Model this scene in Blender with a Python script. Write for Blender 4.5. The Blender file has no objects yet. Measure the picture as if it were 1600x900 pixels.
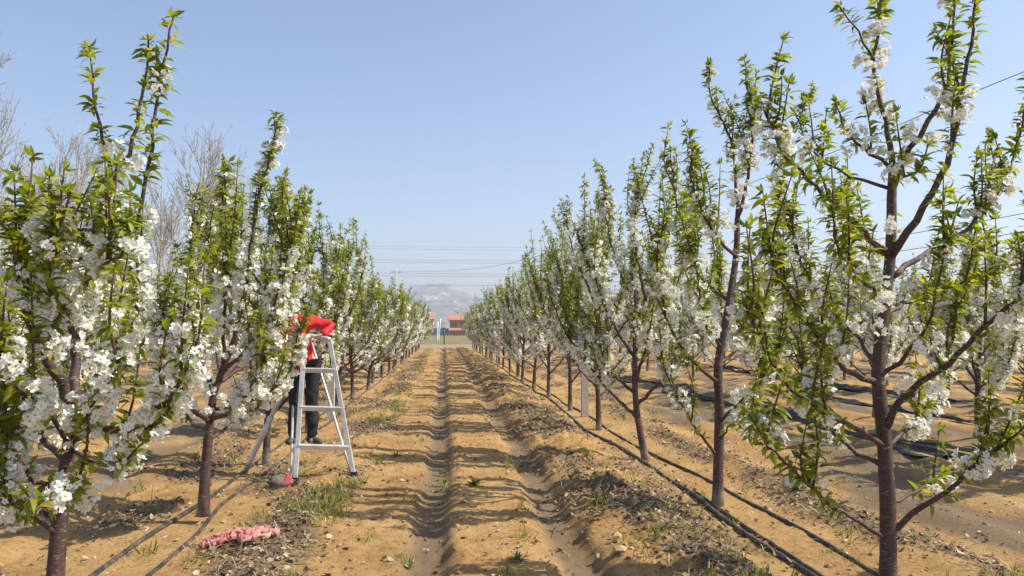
import bpy, math, random
import numpy as np
from mathutils import Vector, Matrix

# ------------------------------------------------------------------ camera, sky, sun, exposure
scene = bpy.context.scene
COL = scene.collection
F = 1142.0                                   # focal length in pixels of the 1600 px wide photograph
YAW = math.atan(105 / F); PITCH = math.atan(65 / F)
CAMZ = 1.6
cam_d = bpy.data.cameras.new('camera'); cam = bpy.data.objects.new('camera', cam_d); COL.objects.link(cam)
cam_d.sensor_width = 36; cam_d.lens = F / 1600 * 36; cam_d.clip_start = 0.05; cam_d.clip_end = 12000
cam.location = (0, 0, CAMZ); cam.rotation_euler = (math.pi / 2 + PITCH, 0, -YAW)
scene.camera = cam
SUN_EL = math.radians(48); SUN_AZ = math.radians(98)          # azimuth clockwise from +Y
world = bpy.data.worlds.new('World'); scene.world = world; world.use_nodes = True
wn = world.node_tree.nodes; wl = world.node_tree.links
bg = wn['Background']; sky = wn.new('ShaderNodeTexSky')
sky.sky_type = 'NISHITA'; sky.sun_disc = False; sky.sun_elevation = SUN_EL; sky.sun_rotation = SUN_AZ
sky.air_density = 1.0; sky.dust_density = 0.9; sky.ozone_density = 3.0; sky.altitude = 0
bg.inputs['Strength'].default_value = 0.128
wl.new(sky.outputs[0], bg.inputs[0])
sun_d = bpy.data.lights.new('sun', 'SUN'); sun = bpy.data.objects.new('sun', sun_d); COL.objects.link(sun)
sun_d.energy = 4.7; sun_d.angle = math.radians(0.5); sun_d.color = (1.0, 0.925, 0.79)
sdir = Vector((math.sin(SUN_AZ) * math.cos(SUN_EL), math.cos(SUN_AZ) * math.cos(SUN_EL), math.sin(SUN_EL)))
sun.rotation_euler = sdir.to_track_quat('Z', 'Y').to_euler()
scene.view_settings.view_transform = 'Standard'; scene.view_settings.look = 'None'
scene.view_settings.exposure = 0.62; scene.view_settings.gamma = 1.0
scene.cycles.volume_bounces = 0; scene.cycles.transparent_max_bounces = 8

# ------------------------------------------------------------------ helpers
CAM_M = cam.rotation_euler.to_matrix()
def at(px, py, Y):
    """pixel of the photograph -> point in the vertical plane at depth Y"""
    d = CAM_M @ Vector(((px - 800) / F, -(py - 450) / F, -1.0))
    k = Y / d.y
    return Vector((d.x * k, Y, CAMZ + d.z * k))

def _hash(xi, yi, s):
    n = (xi.astype(np.int64) * 374761393 + yi.astype(np.int64) * 668265263 + s * 974634777) & 0xffffffff
    n = ((n ^ (n >> 13)) * 1274126177) & 0xffffffff
    n = n ^ (n >> 16)
    return (n & 0xffffff) / float(0xffffff)
def vnoise(x, y, s=0):
    x = np.asarray(x, float); y = np.asarray(y, float)
    xi = np.floor(x); yi = np.floor(y); fx = x - xi; fy = y - yi
    fx = fx * fx * (3 - 2 * fx); fy = fy * fy * (3 - 2 * fy)
    a = _hash(xi, yi, s); b = _hash(xi + 1, yi, s); c = _hash(xi, yi + 1, s); d = _hash(xi + 1, yi + 1, s)
    return (a * (1 - fx) + b * fx) * (1 - fy) + (c * (1 - fx) + d * fx) * fy
def fbm(x, y, s=0, o=4):
    t = 0; a = 0.5
    for i in range(o):
        t = t + a * vnoise(x * 2 ** i, y * 2 ** i, s + i * 17); a *= 0.5
    return t                                                     # about 0..0.94, mean 0.47
def smooth(a, b, v): t = np.clip((v - a) / (b - a), 0, 1); return t * t * (3 - 2 * t)

ROW_R, ROW_L = 2.46, -2.1
RUT_L, RUT_R = -0.10, 0.96
SIDE_ROWS = [7.7, 12.6, 17.6, 22.8, -7.2, -12.2]
def ground_h(x, y):
    x = np.asarray(x, float); y = np.asarray(y, float)
    near = 1 - smooth(62, 72, y)
    xw = x + 0.07 * (vnoise(y * 0.55, y * 0 + 3, 5) - 0.5) + 0.03 * (vnoise(y * 2.3, x * 0, 8) - 0.5)
    g = lambda c, w: np.exp(-((xw - c) / w) ** 2)
    h = 0.03 * (fbm(x * 0.6, y * 0.6, 1) - 0.47)
    rutd = 0.85 + 0.3 * vnoise(y * 0.8, x * 0, 21)
    h = h - near * (0.06 * rutd * np.exp(-np.abs((xw - RUT_L) / 0.14) ** 5) + 0.07 * rutd * np.exp(-np.abs((xw - RUT_R) / 0.16) ** 5))
    h = h + near * (0.03 * np.exp(-((xw - .43) / .34) ** 4) + 0.02 * g(-0.42, 0.2) + 0.022 * g(0.14, .09) + 0.03 * g(1.27, .14) + 0.09 * g(1.65, 0.35) + 0.05 * g(-1.15, 0.35))
    rough = np.clip(g(1.55, 0.45) * 1.2 + 0.45 * g(0.16, 0.09) + g(-1.15, 0.3) * .6 + 0.5 * g(0.72, 0.1) + 0.3 * smooth(.4, .6, fbm(x * .9, y * .9, 33)) + .12, 0, 1.2)
    h = h + near * (.45 * rough + .55 * np.exp(-((x - 1.55) / .4) ** 2)) * 0.075 * (fbm(x * 5, y * 5, 30, 3) - 0.44) * 1.6 + near * rough * 0.12 * np.maximum(vnoise(x * 11, y * 9, 40) - 0.6, 0) + near * (.25 + rough) * 0.028 * (fbm(x * 15, y * 15, 35, 2) - .37)
    side = smooth(2.9, 3.5, x) + smooth(2.5, 3.2, -x)
    rip = np.sin(xw * 7.5 + 1.5 * vnoise(y * 0.4, x * 0.4, 50)) * 0.035 + 0.07 * (fbm(x * 1.7, y * 0.9, 60) - 0.47)
    h = h + near * side * rip
    return h * np.clip(1 - (np.abs(x) - 25) / 20, 0, 1)
def gz(x, y): return float(ground_h(np.array([x]), np.array([y]))[0])

def set_props(o, label=None, cat=None, group=None, kind=None):
    if label: o['label'] = label
    if cat: o['category'] = cat
    if group: o['group'] = group
    if kind: o['kind'] = kind
    return o
def raw_mesh(name, V, faces_flat, loop_total, mats, mat_idx=None, smooth_=True):
    me = bpy.data.meshes.new(name)
    V = np.asarray(V, np.float32); n = len(V)
    ff = np.asarray(faces_flat, np.int32); lt = np.asarray(loop_total, np.int32)
    me.vertices.add(n); me.vertices.foreach_set('co', V.ravel())
    me.loops.add(len(ff)); me.loops.foreach_set('vertex_index', ff)
    me.polygons.add(len(lt)); ls = np.concatenate([[0], np.cumsum(lt)[:-1]]).astype(np.int32)
    me.polygons.foreach_set('loop_start', ls)
    if mat_idx is not None: me.polygons.foreach_set('material_index', np.asarray(mat_idx, np.int32))
    me.polygons.foreach_set('use_smooth', np.full(len(lt), bool(smooth_)))
    for m in (mats if isinstance(mats, (list, tuple)) else [mats]): me.materials.append(m)
    me.update(calc_edges=True); me.validate()
    return me
def link(name, me, parent=None, loc=None):
    o = bpy.data.objects.new(name, me); COL.objects.link(o)
    if parent is not None: o.parent = parent
    if loc is not None: o.location = loc
    return o
def empty(name, loc): o = bpy.data.objects.new(name, None); COL.objects.link(o); o.location = loc; o.empty_display_size = .1; return o

class MB:
    """collects shapes with mixed polygons into one mesh"""
    def __init__(s): s.v = []; s.f = []; s.m = []; s.n = 0
    def add(s, V, Fs, m=0):
        s.v.append(np.asarray(V, float).reshape(-1, 3))
        s.f += [[i + s.n for i in f] for f in Fs]; s.m += [m] * len(Fs); s.n += len(s.v[-1])
    def box(s, c, size, rz=0, m=0, taper=1.0):
        hx, hy, hz = size[0] / 2, size[1] / 2, size[2] / 2; P = []
        for z, k in ((-hz, 1), (hz, taper)):
            for x, y in ((-hx, -hy), (hx, -hy), (hx, hy), (-hx, hy)):
                x *= k; y *= k
                P.append((c[0] + x * math.cos(rz) - y * math.sin(rz), c[1] + x * math.sin(rz) + y * math.cos(rz), c[2] + z))
        s.add(P, [(3, 2, 1, 0), (4, 5, 6, 7), (0, 1, 5, 4), (1, 2, 6, 5), (2, 3, 7, 6), (3, 0, 4, 7)], m)
    def bar(s, a, b, w, d, up=(0, 0, 1), m=0):
        a = Vector(a); b = Vector(b); t = (b - a).normalized(); x = t.cross(Vector(up)).normalized(); y = x.cross(t)
        P = [p + x * sx * w / 2 + y * sy * d / 2 for p in (a, b) for sx, sy in ((-1, -1), (1, -1), (1, 1), (-1, 1))]
        s.add([tuple(p) for p in P], [(3, 2, 1, 0), (4, 5, 6, 7), (0, 1, 5, 4), (1, 2, 6, 5), (2, 3, 7, 6), (3, 0, 4, 7)], m)
    def tube(s, P, R, sides=8, m=0, cap=True, wob=0, seed=0):
        P = np.asarray(P, float); R = np.broadcast_to(np.asarray(R, float), (len(P),))
        T = np.gradient(P, axis=0); T /= np.linalg.norm(T, axis=1)[:, None] + 1e-9
        ref = np.array([1., 0, 0]) if abs(T[0][0]) < .8 else np.array([0, 1., 0])
        x = np.cross(T[0], ref); x /= np.linalg.norm(x); V = []
        ang = np.arange(sides) * 2 * np.pi / sides; rg = np.random.default_rng(seed)
        for i in range(len(P)):
            x = x - T[i] * np.dot(x, T[i]); x /= np.linalg.norm(x) + 1e-9; y = np.cross(T[i], x)
            r = R[i] * (1 + wob * (rg.random(sides) - .5)) if wob else np.full(sides, R[i])
            V.append(P[i] + (np.cos(ang) * r)[:, None] * x + (np.sin(ang) * r)[:, None] * y)
        Fs = [(i * sides + j, i * sides + (j + 1) % sides, (i + 1) * sides + (j + 1) % sides, (i + 1) * sides + j)
              for i in range(len(P) - 1) for j in range(sides)]
        if cap: Fs += [tuple(range(sides - 1, -1, -1)), tuple((len(P) - 1) * sides + j for j in range(sides))]
        s.add(np.concatenate(V), Fs, m)
    def mesh(s, name, mats, smooth_=True):
        ff = [i for f in s.f for i in f]
        return raw_mesh(name, np.concatenate(s.v), ff, [len(f) for f in s.f], mats, s.m, smooth_)
    def build(s, name, mats, parent=None, loc=None, smooth_=True): return link(name, s.mesh(name, mats, smooth_), parent, loc)

def catmull(P, step=0.06, n_min=3):
    P = [np.array(p, float) for p in P]
    if len(P) == 2: P = [P[0], (P[0] + P[1]) / 2, P[1]]
    Q = [2 * P[0] - P[1]] + P + [2 * P[-1] - P[-2]]; out = []
    for i in range(1, len(Q) - 2):
        p0, p1, p2, p3 = Q[i - 1:i + 3]; n = max(2, int(np.linalg.norm(p2 - p1) / step))
        for k in range(n):
            t = k / n
            out.append(.5 * (2 * p1 + (p2 - p0) * t + (2 * p0 - 5 * p1 + 4 * p2 - p3) * t * t + (3 * p1 - p0 - 3 * p2 + p3) * t ** 3))
    out.append(P[-1]); return np.array(out)

def instances(tmplV, tmplF, pos, rot, sc):
    """copies of an all-triangle template -> verts, tri faces"""
    V = np.einsum('mij,nj->mni', rot, tmplV) * sc[:, None, None] + pos[:, None, :]
    n = len(tmplV)
    Fc = tmplF[None, :, :] + (np.arange(len(pos)) * n)[:, None, None]
    return V.reshape(-1, 3), Fc.reshape(-1, 3)
def norm(a): return a / (np.linalg.norm(a, axis=-1, keepdims=True) + 1e-9)
def frames(d, up):
    """rotation matrices with local y along d and local z near up"""
    y = norm(d); x = norm(np.cross(y, up)); z = np.cross(x, y)
    return np.stack([x, y, z], axis=-1)
def frames_z(d, rg):
    z = norm(d); r = rg.normal(size=d.shape); x = norm(np.cross(r, z)); y = np.cross(z, x)
    return np.stack([x, y, z], axis=-1)

# ------------------------------------------------------------------ materials
def new_mat(name):
    m = bpy.data.materials.new(name); m.use_nodes = True; nt = m.node_tree; nt.nodes.clear()
    out = nt.nodes.new('ShaderNodeOutputMaterial'); return m, nt, out
def N(nt, t, **k):
    n = nt.nodes.new(t)
    for a, b in k.items():
        if a.startswith('i_'): n.inputs[int(a[2:])].default_value = b
        else: setattr(n, a, b)
    return n
def ramp(nt, fac, stops):
    r = nt.nodes.new('ShaderNodeValToRGB'); e = r.color_ramp.elements
    while len(e) < len(stops): e.new(.5)
    for el, (p, c) in zip(e, stops): el.position = p; el.color = (*c, 1)
    nt.links.new(fac, r.inputs[0]); return r.outputs[0]
def mixc(nt, fac, a, b, mode='MIX'):
    n = nt.nodes.new('ShaderNodeMix'); n.data_type = 'RGBA'; n.blend_type = mode
    for sock, v in ((n.inputs[0], fac), (n.inputs[6], a), (n.inputs[7], b)):
        if hasattr(v, 'links'): nt.links.new(v, sock)
        elif isinstance(v, (int, float)): sock.default_value = v
        else: sock.default_value = (*v, 1)
    return n.outputs[2]
def noise(nt, scale, detail=4, rough=.6, vec=None, dist=0):
    n = nt.nodes.new('ShaderNodeTexNoise'); n.inputs['Scale'].default_value = scale; n.inputs['Detail'].default_value = detail
    n.inputs['Roughness'].default_value = rough; n.inputs['Distortion'].default_value = dist
    if vec is not None: nt.links.new(vec, n.inputs['Vector'])
    return n.outputs[0]
def coords(nt, scale=(1, 1, 1), which='Object'):
    t = nt.nodes.new('ShaderNodeTexCoord'); mp = nt.nodes.new('ShaderNodeMapping'); mp.inputs['Scale'].default_value = scale
    nt.links.new(t.outputs[which], mp.inputs[0]); return mp.outputs[0]
def principled(nt, out, col, rough=.8, bump=None, strength=.4, dist=.01, **k):
    p = nt.nodes.new('ShaderNodeBsdfPrincipled')
    if hasattr(col, 'links'): nt.links.new(col, p.inputs['Base Color'])
    else: p.inputs['Base Color'].default_value = (*col, 1)
    if hasattr(rough, 'links'): nt.links.new(rough, p.inputs['Roughness'])
    else: p.inputs['Roughness'].default_value = rough
    for a, b in k.items(): p.inputs[a.replace('_', ' ')].default_value = b
    if bump is not None:
        b = nt.nodes.new('ShaderNodeBump'); b.inputs['Strength'].default_value = strength; b.inputs['Distance'].default_value = dist
        nt.links.new(bump, b.inputs['Height']); nt.links.new(b.outputs[0], p.inputs['Normal'])
    nt.links.new(p.outputs[0], out.inputs['Surface']); return p
def rnd(nt):
    """random value per leaf, different on every mesh island and every object"""
    g = nt.nodes.new('ShaderNodeNewGeometry'); o = nt.nodes.new('ShaderNodeObjectInfo')
    a = N(nt, 'ShaderNodeMath', operation='ADD'); nt.links.new(g.outputs['Random Per Island'], a.inputs[0]); nt.links.new(o.outputs['Random'], a.inputs[1])
    f = N(nt, 'ShaderNodeMath', operation='FRACT'); nt.links.new(a.outputs[0], f.inputs[0]); return f.outputs[0]
def leafy(name, stops, trans=.45, tcol=1.3, gloss=.06, rough=.4):
    m, nt, out = new_mat(name); r = rnd(nt); c = ramp(nt, r, stops)
    d = N(nt, 'ShaderNodeBsdfDiffuse'); t = N(nt, 'ShaderNodeBsdfTranslucent'); g = N(nt, 'ShaderNodeBsdfGlossy'); g.inputs['Roughness'].default_value = rough
    nt.links.new(c, d.inputs[0]); tc = mixc(nt, 1.0, c, (tcol, tcol * 1.02, tcol * .55), 'MULTIPLY'); nt.links.new(tc, t.inputs[0])
    a = N(nt, 'ShaderNodeMixShader'); a.inputs[0].default_value = trans; nt.links.new(d.outputs[0], a.inputs[1]); nt.links.new(t.outputs[0], a.inputs[2])
    b = N(nt, 'ShaderNodeMixShader'); b.inputs[0].default_value = gloss; nt.links.new(a.outputs[0], b.inputs[1]); nt.links.new(g.outputs[0], b.inputs[2])
    nt.links.new(b.outputs[0], out.inputs['Surface']); return m

M = {}
M['leaf'] = leafy('cherry_leaf', [(0, (.1, .145, .01)), (.35, (.19, .23, .013)), (.75, (.28, .305, .018)), (1, (.4, .35, .03))], .52, 1.5, .035, .5)
m, nt, out = new_mat('petal')
d = N(nt, 'ShaderNodeBsdfDiffuse'); nt.links.new(ramp(nt, rnd(nt), [(0, (.78, .74, .64)), (.3, (.9, .89, .84)), (1, (.93, .93, .91))]), d.inputs[0]); t = N(nt, 'ShaderNodeBsdfTranslucent'); t.inputs[0].default_value = (.9, .9, .82, 1)
a = N(nt, 'ShaderNodeMixShader'); a.inputs[0].default_value = .32; nt.links.new(d.outputs[0], a.inputs[1]); nt.links.new(t.outputs[0], a.inputs[2]); nt.links.new(a.outputs[0], out.inputs['Surface'])
M['petal'] = m
M['stamen'] = leafy('stamen', [(0, (.42, .4, .1)), (1, (.3, .36, .08))], .2, 1, 0)
def bark(name, c0, c1, c2, lent, sc=1.0, foot=False):
    m, nt, out = new_mat(name); v = coords(nt, (9 * sc, 9 * sc, 60 * sc)); n1 = noise(nt, 1.6, 4, .65, v)
    v2 = coords(nt, (3, 3, 3)); n2 = noise(nt, 2.2, 5, .6, v2)
    c = ramp(nt, n2, [(.3, c0), (.6, c1), (.8, c2)]); l = ramp(nt, n1, [(.58, (0, 0, 0)), (.68, (1, 1, 1))])
    c = mixc(nt, l, c, lent)
    if foot:                                                     # soil splashed on the foot of the trunk
        sx = N(nt, 'ShaderNodeSeparateXYZ'); nt.links.new(coords(nt), sx.inputs[0]); ad = N(nt, 'ShaderNodeMath', operation='MULTIPLY_ADD'); nt.links.new(noise(nt, 14, 4, .7, coords(nt)), ad.inputs[0]); ad.inputs[1].default_value = .5; nt.links.new(sx.outputs[2], ad.inputs[2])
        c = mixc(nt, ramp(nt, ad.outputs[0], [(.28, (.75, .75, .75)), (.46, (0, 0, 0))]), c, (.3, .24, .18))
    principled(nt, out, c, .62, n1, .9, .006); return m
M['bark'] = bark('cherry_bark', (.035, .018, .016), (.085, .042, .036), (.17, .1, .085), (.34, .27, .23), 1.5, True)
M['twig'] = bark('cherry_shoot_bark', (.07, .033, .02), (.12, .062, .034), (.15, .09, .05), (.22, .16, .11), 1.6)
M['bare'] = bark('bare_tree_bark', (.36, .33, .28), (.46, .42, .37), (.52, .48, .43), (.56, .53, .48), .6)
M['bud'] = leafy('bud', [(0, (.3, .25, .12)), (1, (.35, .3, .2))], .2, 1, 0)

# ground
m, nt, out = new_mat('sandy_soil'); v = coords(nt)
def attr(nm): a = N(nt, 'ShaderNodeAttribute'); a.attribute_name = nm; return a.outputs['Fac']
big = noise(nt, 1.1, 6, .6, v); fine = noise(nt, 28, 6, .7, v); grit = noise(nt, 170, 3, .7, v)
c = ramp(nt, big, [(.28, (.35, .2, .075)), (.5, (.47, .285, .115)), (.72, (.56, .365, .165))])
fk = ramp(nt, fine, [(.3, (.5, .47, .45)), (.46, (1, 1, 1)), (.72, (1.15, 1.15, 1.15))]); c = mixc(nt, .9, c, fk, 'MULTIPLY')
med = ramp(nt, noise(nt, 7, 5, .7, v), [(.3, (.68, .66, .64)), (.5, (1, 1, 1)), (.75, (1.1, 1.1, 1.1))]); c = mixc(nt, .8, c, med, 'MULTIPLY')
gk = ramp(nt, grit, [(.33, (.5, .48, .45)), (.48, (1, 1, 1))]); c = mixc(nt, .7, c, gk, 'MULTIPLY')
c = mixc(nt, attr('damp'), c, (.2, .15, .1))
lt = mixc(nt, ramp(nt, noise(nt, 60, 4, .7, v), [(.35, (0, 0, 0)), (.6, (1, 1, 1))]), (.1, .075, .045), (.27, .2, .125)); c = mixc(nt, attr('litter'), c, lt)
gr = mixc(nt, ramp(nt, noise(nt, .35, 5, .7, v), [(.35, (0, 0, 0)), (.6, (1, 1, 1))]), (.16, .15, .05), (.27, .2, .1)); c = mixc(nt, attr('grass'), c, gr)
mo = ramp(nt, noise(nt, 3.2, 5, .7, v), [(.55, (0, 0, 0)), (.68, (.55, .55, .55))]); mm = N(nt, 'ShaderNodeMath', operation='MULTIPLY'); nt.links.new(mo, mm.inputs[0]); nt.links.new(attr('moss'), mm.inputs[1]); c = mixc(nt, mm.outputs[0], c, (.22, .2, .05))
hb = N(nt, 'ShaderNodeMath', operation='MULTIPLY_ADD'); nt.links.new(fine, hb.inputs[0]); hb.inputs[1].default_value = 1.6; nt.links.new(grit, hb.inputs[2])
principled(nt, out, c, .95, hb.outputs[0], .85, .016, Specular_IOR_Level=.15); M['soil'] = m
def simple(name, col, rough=.8, scale=20, var=.25, **k):
    m, nt, out = new_mat(name); v = coords(nt); n = noise(nt, scale, 5, .65, v)
    c = mixc(nt, 1.0, col, ramp(nt, n, [(.25, (1 - var,) * 3), (.75, (1 + var,) * 3)]), 'MULTIPLY'); principled(nt, out, c, rough, n, .3, .005, **k); return m
def island(name, stops, rough=.9):
    m, nt, out = new_mat(name); c = ramp(nt, rnd(nt), stops); principled(nt, out, c, rough); return m
M['clod'] = island('soil_clod', [(0, (.2, .12, .055)), (.5, (.36, .225, .1)), (1, (.5, .33, .16))])
M['litter'] = island('dead_leaf', [(0, (.06, .036, .02)), (.4, (.17, .11, .06)), (.75, (.32, .225, .13)), (1, (.5, .4, .27))])
M['grass'] = leafy('weed_blade', [(0, (.12, .17, .02)), (.4, (.22, .27, .035)), (.75, (.36, .34, .08)), (1, (.4, .34, .15))], .35, 1.2, .03)
M['weed'] = leafy('weed_leaf', [(0, (.09, .17, .03)), (1, (.17, .26, .05))], .4, 1.4, .05)
M['film'] = simple('black_plastic_film', (.02, .019, .019), .7, 6, .4)
m, nt, out = new_mat('dusty_black_hose'); v = coords(nt); n = noise(nt, 6, 6, .75, v)
c = mixc(nt, ramp(nt, n, [(.45, (0, 0, 0)), (.7, (.8, .8, .8))]), (.024, .024, .026), (.26, .18, .1)); principled(nt, out, c, .55, n, .2, .004); M['hose'] = m
M['concrete'] = simple('post_concrete', (.5, .46, .39), .9, 30, .22)
M['alu'] = simple('weathered_aluminium', (.62, .62, .6), .4, 9, .3, Metallic=.4)
M['pink'] = island('pink_net_cloth', [(0, (.45, .15, .14)), (.6, (.58, .24, .21)), (1, (.62, .36, .31))])
M['rag'] = simple('grey_rag', (.15, .12, .1), .95, 30, .5)
M['red'] = simple('red_jacket_cloth', (.66, .015, .022), .65, 22, .18)
M['black'] = simple('black_trouser_cloth', (.014, .014, .016), .85, 22, .3)
M['shoe'] = simple('grey_shoe', (.06, .055, .045), .7, 20, .3)
M['skin'] = simple('skin', (.5, .29, .2), .5, 12, .08)
M['cap'] = simple('pale_cap_cloth', (.6, .63, .68), .8, 20, .1)
M['hair'] = simple('dark_hair', (.012, .01, .009), .5, 30, .2)
M['wire'] = simple('wire', (.06, .06, .065), .5)
M['white'] = simple('white_paint', (.72, .71, .68), .7, 8, .12)
M['blue'] = simple('blue_sheet_metal', (.1, .3, .52), .5, 2, .2)
M['brick'] = simple('orange_brick', (.38, .19, .13), .9, 4, .2)
M['roof'] = simple('orange_roof_tile', (.42, .2, .13), .8, 3, .25)
M['render'] = simple('cream_render', (.62, .54, .42), .9, 3, .12)
M['glass'] = simple('dark_window_glass', (.03, .035, .04), .1, 2, .1)
m, nt, out = new_mat('mountain_rock'); v = coords(nt, (.02, .02, .02)); n = noise(nt, 1.0, 9, .75, v)
c = ramp(nt, n, [(.42, (.06, .07, .045)), (.54, (.14, .135, .1)), (.6, (.55, .5, .43)), (.7, (.68, .62, .54))]); principled(nt, out, c, .95); M['rock'] = m

# ------------------------------------------------------------------ ground sheet (camera to horizon)
xs = np.concatenate([[-5000, -2500, -1200, -600, -300, -150, -80, -50, -38, -30], np.arange(-25, -8, .35), np.arange(-8, -3.2, .1), np.arange(-3.2, 3.4, .032), np.arange(3.4, 9, .08), np.arange(9, 25, .3), [27, 32, 40, 55, 90, 160, 300, 600, 1200, 2500, 5000]])
ys = [-200, -80, -30, -12, -6, -3, -1, 0, 1, 2, 2.6]; y = 3.0
while y < 75: ys.append(y); y += max(.032, y * .0068)
ys += [76, 80, 86, 95, 110, 130, 160, 200, 260, 350, 500, 800, 1300, 2000, 3000, 4200]
ys = np.array(ys); GX, GY = np.meshgrid(xs, ys); gx = GX.ravel(); gy = GY.ravel()
nx, ny = len(xs), len(ys)
I = (np.arange(ny - 1)[:, None] * nx + np.arange(nx - 1)[None, :]).ravel()
fq = np.stack([I, I + 1, I + nx + 1, I + nx], 1)
me = raw_mesh('ground', np.stack([gx, gy, ground_h(gx, gy)], 1), fq.ravel(), np.full(len(fq), 4), M['soil'])
def strip(x, c, w, s): return np.exp(-(np.abs(x - c) / w) ** 3)
def damp_f(x, y):
    n = fbm(x * 1.3, y * .5, 70); xw = x + .07 * (vnoise(y * .55, y * 0 + 3, 5) - .5)
    d = strip(xw, RUT_L, .17, 0) * .85 + strip(xw, RUT_R, .17, 0) * .8 * smooth(.35, .55, n + .1)
    s = (smooth(3.2, 3.6, x) + smooth(2.8, 3.3, -x)) * (1 - smooth(22, 24, np.abs(x))) * smooth(.4, .55, fbm(x * 1.6, y * .45, 75)) * .85
    return np.clip(d + s, 0, 1) * (1 - smooth(60, 70, y))
def litter_f(x, y):
    n = fbm(x * 1.6, y * .9, 80); w = .12 * (vnoise(y * .5, x * 0, 81) - .5)
    d = strip(x + w, 1.75, .5, 0) * smooth(.34, .5, n) + strip(x + w, -1.22, .34, 0) * smooth(.3, .46, n) + strip(x + w, -2.75, .35, 0) * smooth(.38, .55, n) * .8 + strip(x + w, 3.45, .35, 0) * smooth(.38, .55, n) * .8
    d = d + strip(x + w, -1.75, .4, 0) * smooth(.46, .6, n) * .7
    return np.clip(d, 0, 1) * (1 - smooth(60, 70, y)) * .9
for nm, val in (('damp', damp_f(gx, gy)), ('litter', litter_f(gx, gy)), ('grass', np.clip(smooth(66, 74, gy + 3 * vnoise(gx, gy, 3)) + smooth(24, 40, np.abs(gx)), 0, 1)),
                ('moss', (strip(gx, ROW_R + .2, .7, 0) + strip(gx, ROW_L, .6, 0)) * (1 - smooth(60, 70, gy)))):
    at_ = me.attributes.new(nm, 'FLOAT', 'POINT'); at_.data.foreach_set('value', val.astype(np.float32))
set_props(link('ground', me), kind='structure')

# ------------------------------------------------------------------ mountain
mx = np.linspace(-1500, 1700, 260); my = np.linspace(2300, 3300, 70); GX, GY = np.meshgrid(mx, my)
prof_x = [-1500, -900, -500, -330, -200, -110, -60, -10, 20, 55, 95, 140, 200, 330, 600, 1000, 1700]
prof_z = [10, 60, 110, 140, 155, 163, 170, 169, 165, 146, 136, 118, 92, 70, 55, 36, 8]
ridge = np.interp(GX, prof_x, prof_z); cr = np.exp(-((GY - 2750) / 260) ** 2)
jag = (fbm(GX * .012, GY * .012, 90, 5) - .47)
z = np.clip(ridge * cr * (1 + .16 * jag) + 20 * (fbm(GX * .04, GY * .04, 95, 4) - .47) * cr - 4, -4, 400)
nx, ny = len(mx), len(my); I = (np.arange(ny - 1)[:, None] * nx + np.arange(nx - 1)[None, :]).ravel()
fq = np.stack([I, I + 1, I + nx + 1, I + nx], 1)
mt = link('mountain', raw_mesh('mountain', np.stack([GX.ravel(), GY.ravel(), z.ravel()], 1), fq.ravel(), np.full(len(fq), 4), M['rock']))
set_props(mt, kind='structure')

# haze: the air between here and the mountain
hz = MB(); hz.box((0, 2050, 104), (10200, 4600, 212)); m, nt, out = new_mat('haze_air')
pv = N(nt, 'ShaderNodeVolumePrincipled'); pv.inputs['Color'].default_value = (.92, .93, 1, 1); pv.inputs['Density'].default_value = .00055; pv.inputs['Anisotropy'].default_value = .2
nt.links.new(pv.outputs[0], out.inputs['Volume']); set_props(hz.build('haze', m), 'pale blue haze filling the air towards the mountain', 'haze', kind='stuff')

# ------------------------------------------------------------------ leaf, flower, cluster templates
def leaf_tmpl(curl, fold, wid):
    V = [(0, 0, 0)]
    for t, w in ((.3, 1.0), (.66, .8)):
        zc = -curl * t * t
        V += [(-wid * w, t, zc + fold), (0, t, zc), (wid * w, t, zc + fold)]
    V.append((0, 1, -curl)); V = np.array(V)
    Fc = np.array([(0, 2, 1), (0, 3, 2), (1, 2, 5), (1, 5, 4), (2, 3, 6), (2, 6, 5), (4, 5, 7), (5, 6, 7)])
    return V, Fc
LEAF = [leaf_tmpl(.45, .05, .215), leaf_tmpl(.7, .07, .2), leaf_tmpl(.28, .09, .22)]
LEAF_LOW = (np.array([(0, 0, 0), (-.2, .45, .03), (.2, .45, .03), (0, 1, -.28)]), np.array([(0, 2, 1), (1, 2, 3)]))
def flower_tmpl(cup, rg):
    V = [(0, 0, 0)]; Fc = []
    for k in range(5):
        a = k * 2 * math.pi / 5 + rg.uniform(-.12, .12); c = cup * rg.uniform(.6, 1.4)
        for da, r, h in ((-.6, .7, .5), (-.24, 1.0, 1), (.24, 1.0, 1), (.6, .7, .5)):
            V.append((r * math.cos(a + da), r * math.sin(a + da), c * h))
        b = 1 + 4 * k; Fc += [(0, b, b + 1), (0, b + 1, b + 2), (0, b + 2, b + 3)]
    b = len(V)
    for k in range(4): V.append((.2 * math.cos(k * 1.571), .2 * math.sin(k * 1.571), .14))
    V.append((0, 0, .34)); Fs = [(b + k, b + (k + 1) % 4, b + 4) for k in range(4)]
    return np.array(V), np.array(Fc), np.array(Fs)
rg0 = np.random.default_rng(7)
FLOWERS = [flower_tmpl(c, rg0) for c in (.25, .45, .1)]
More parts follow.
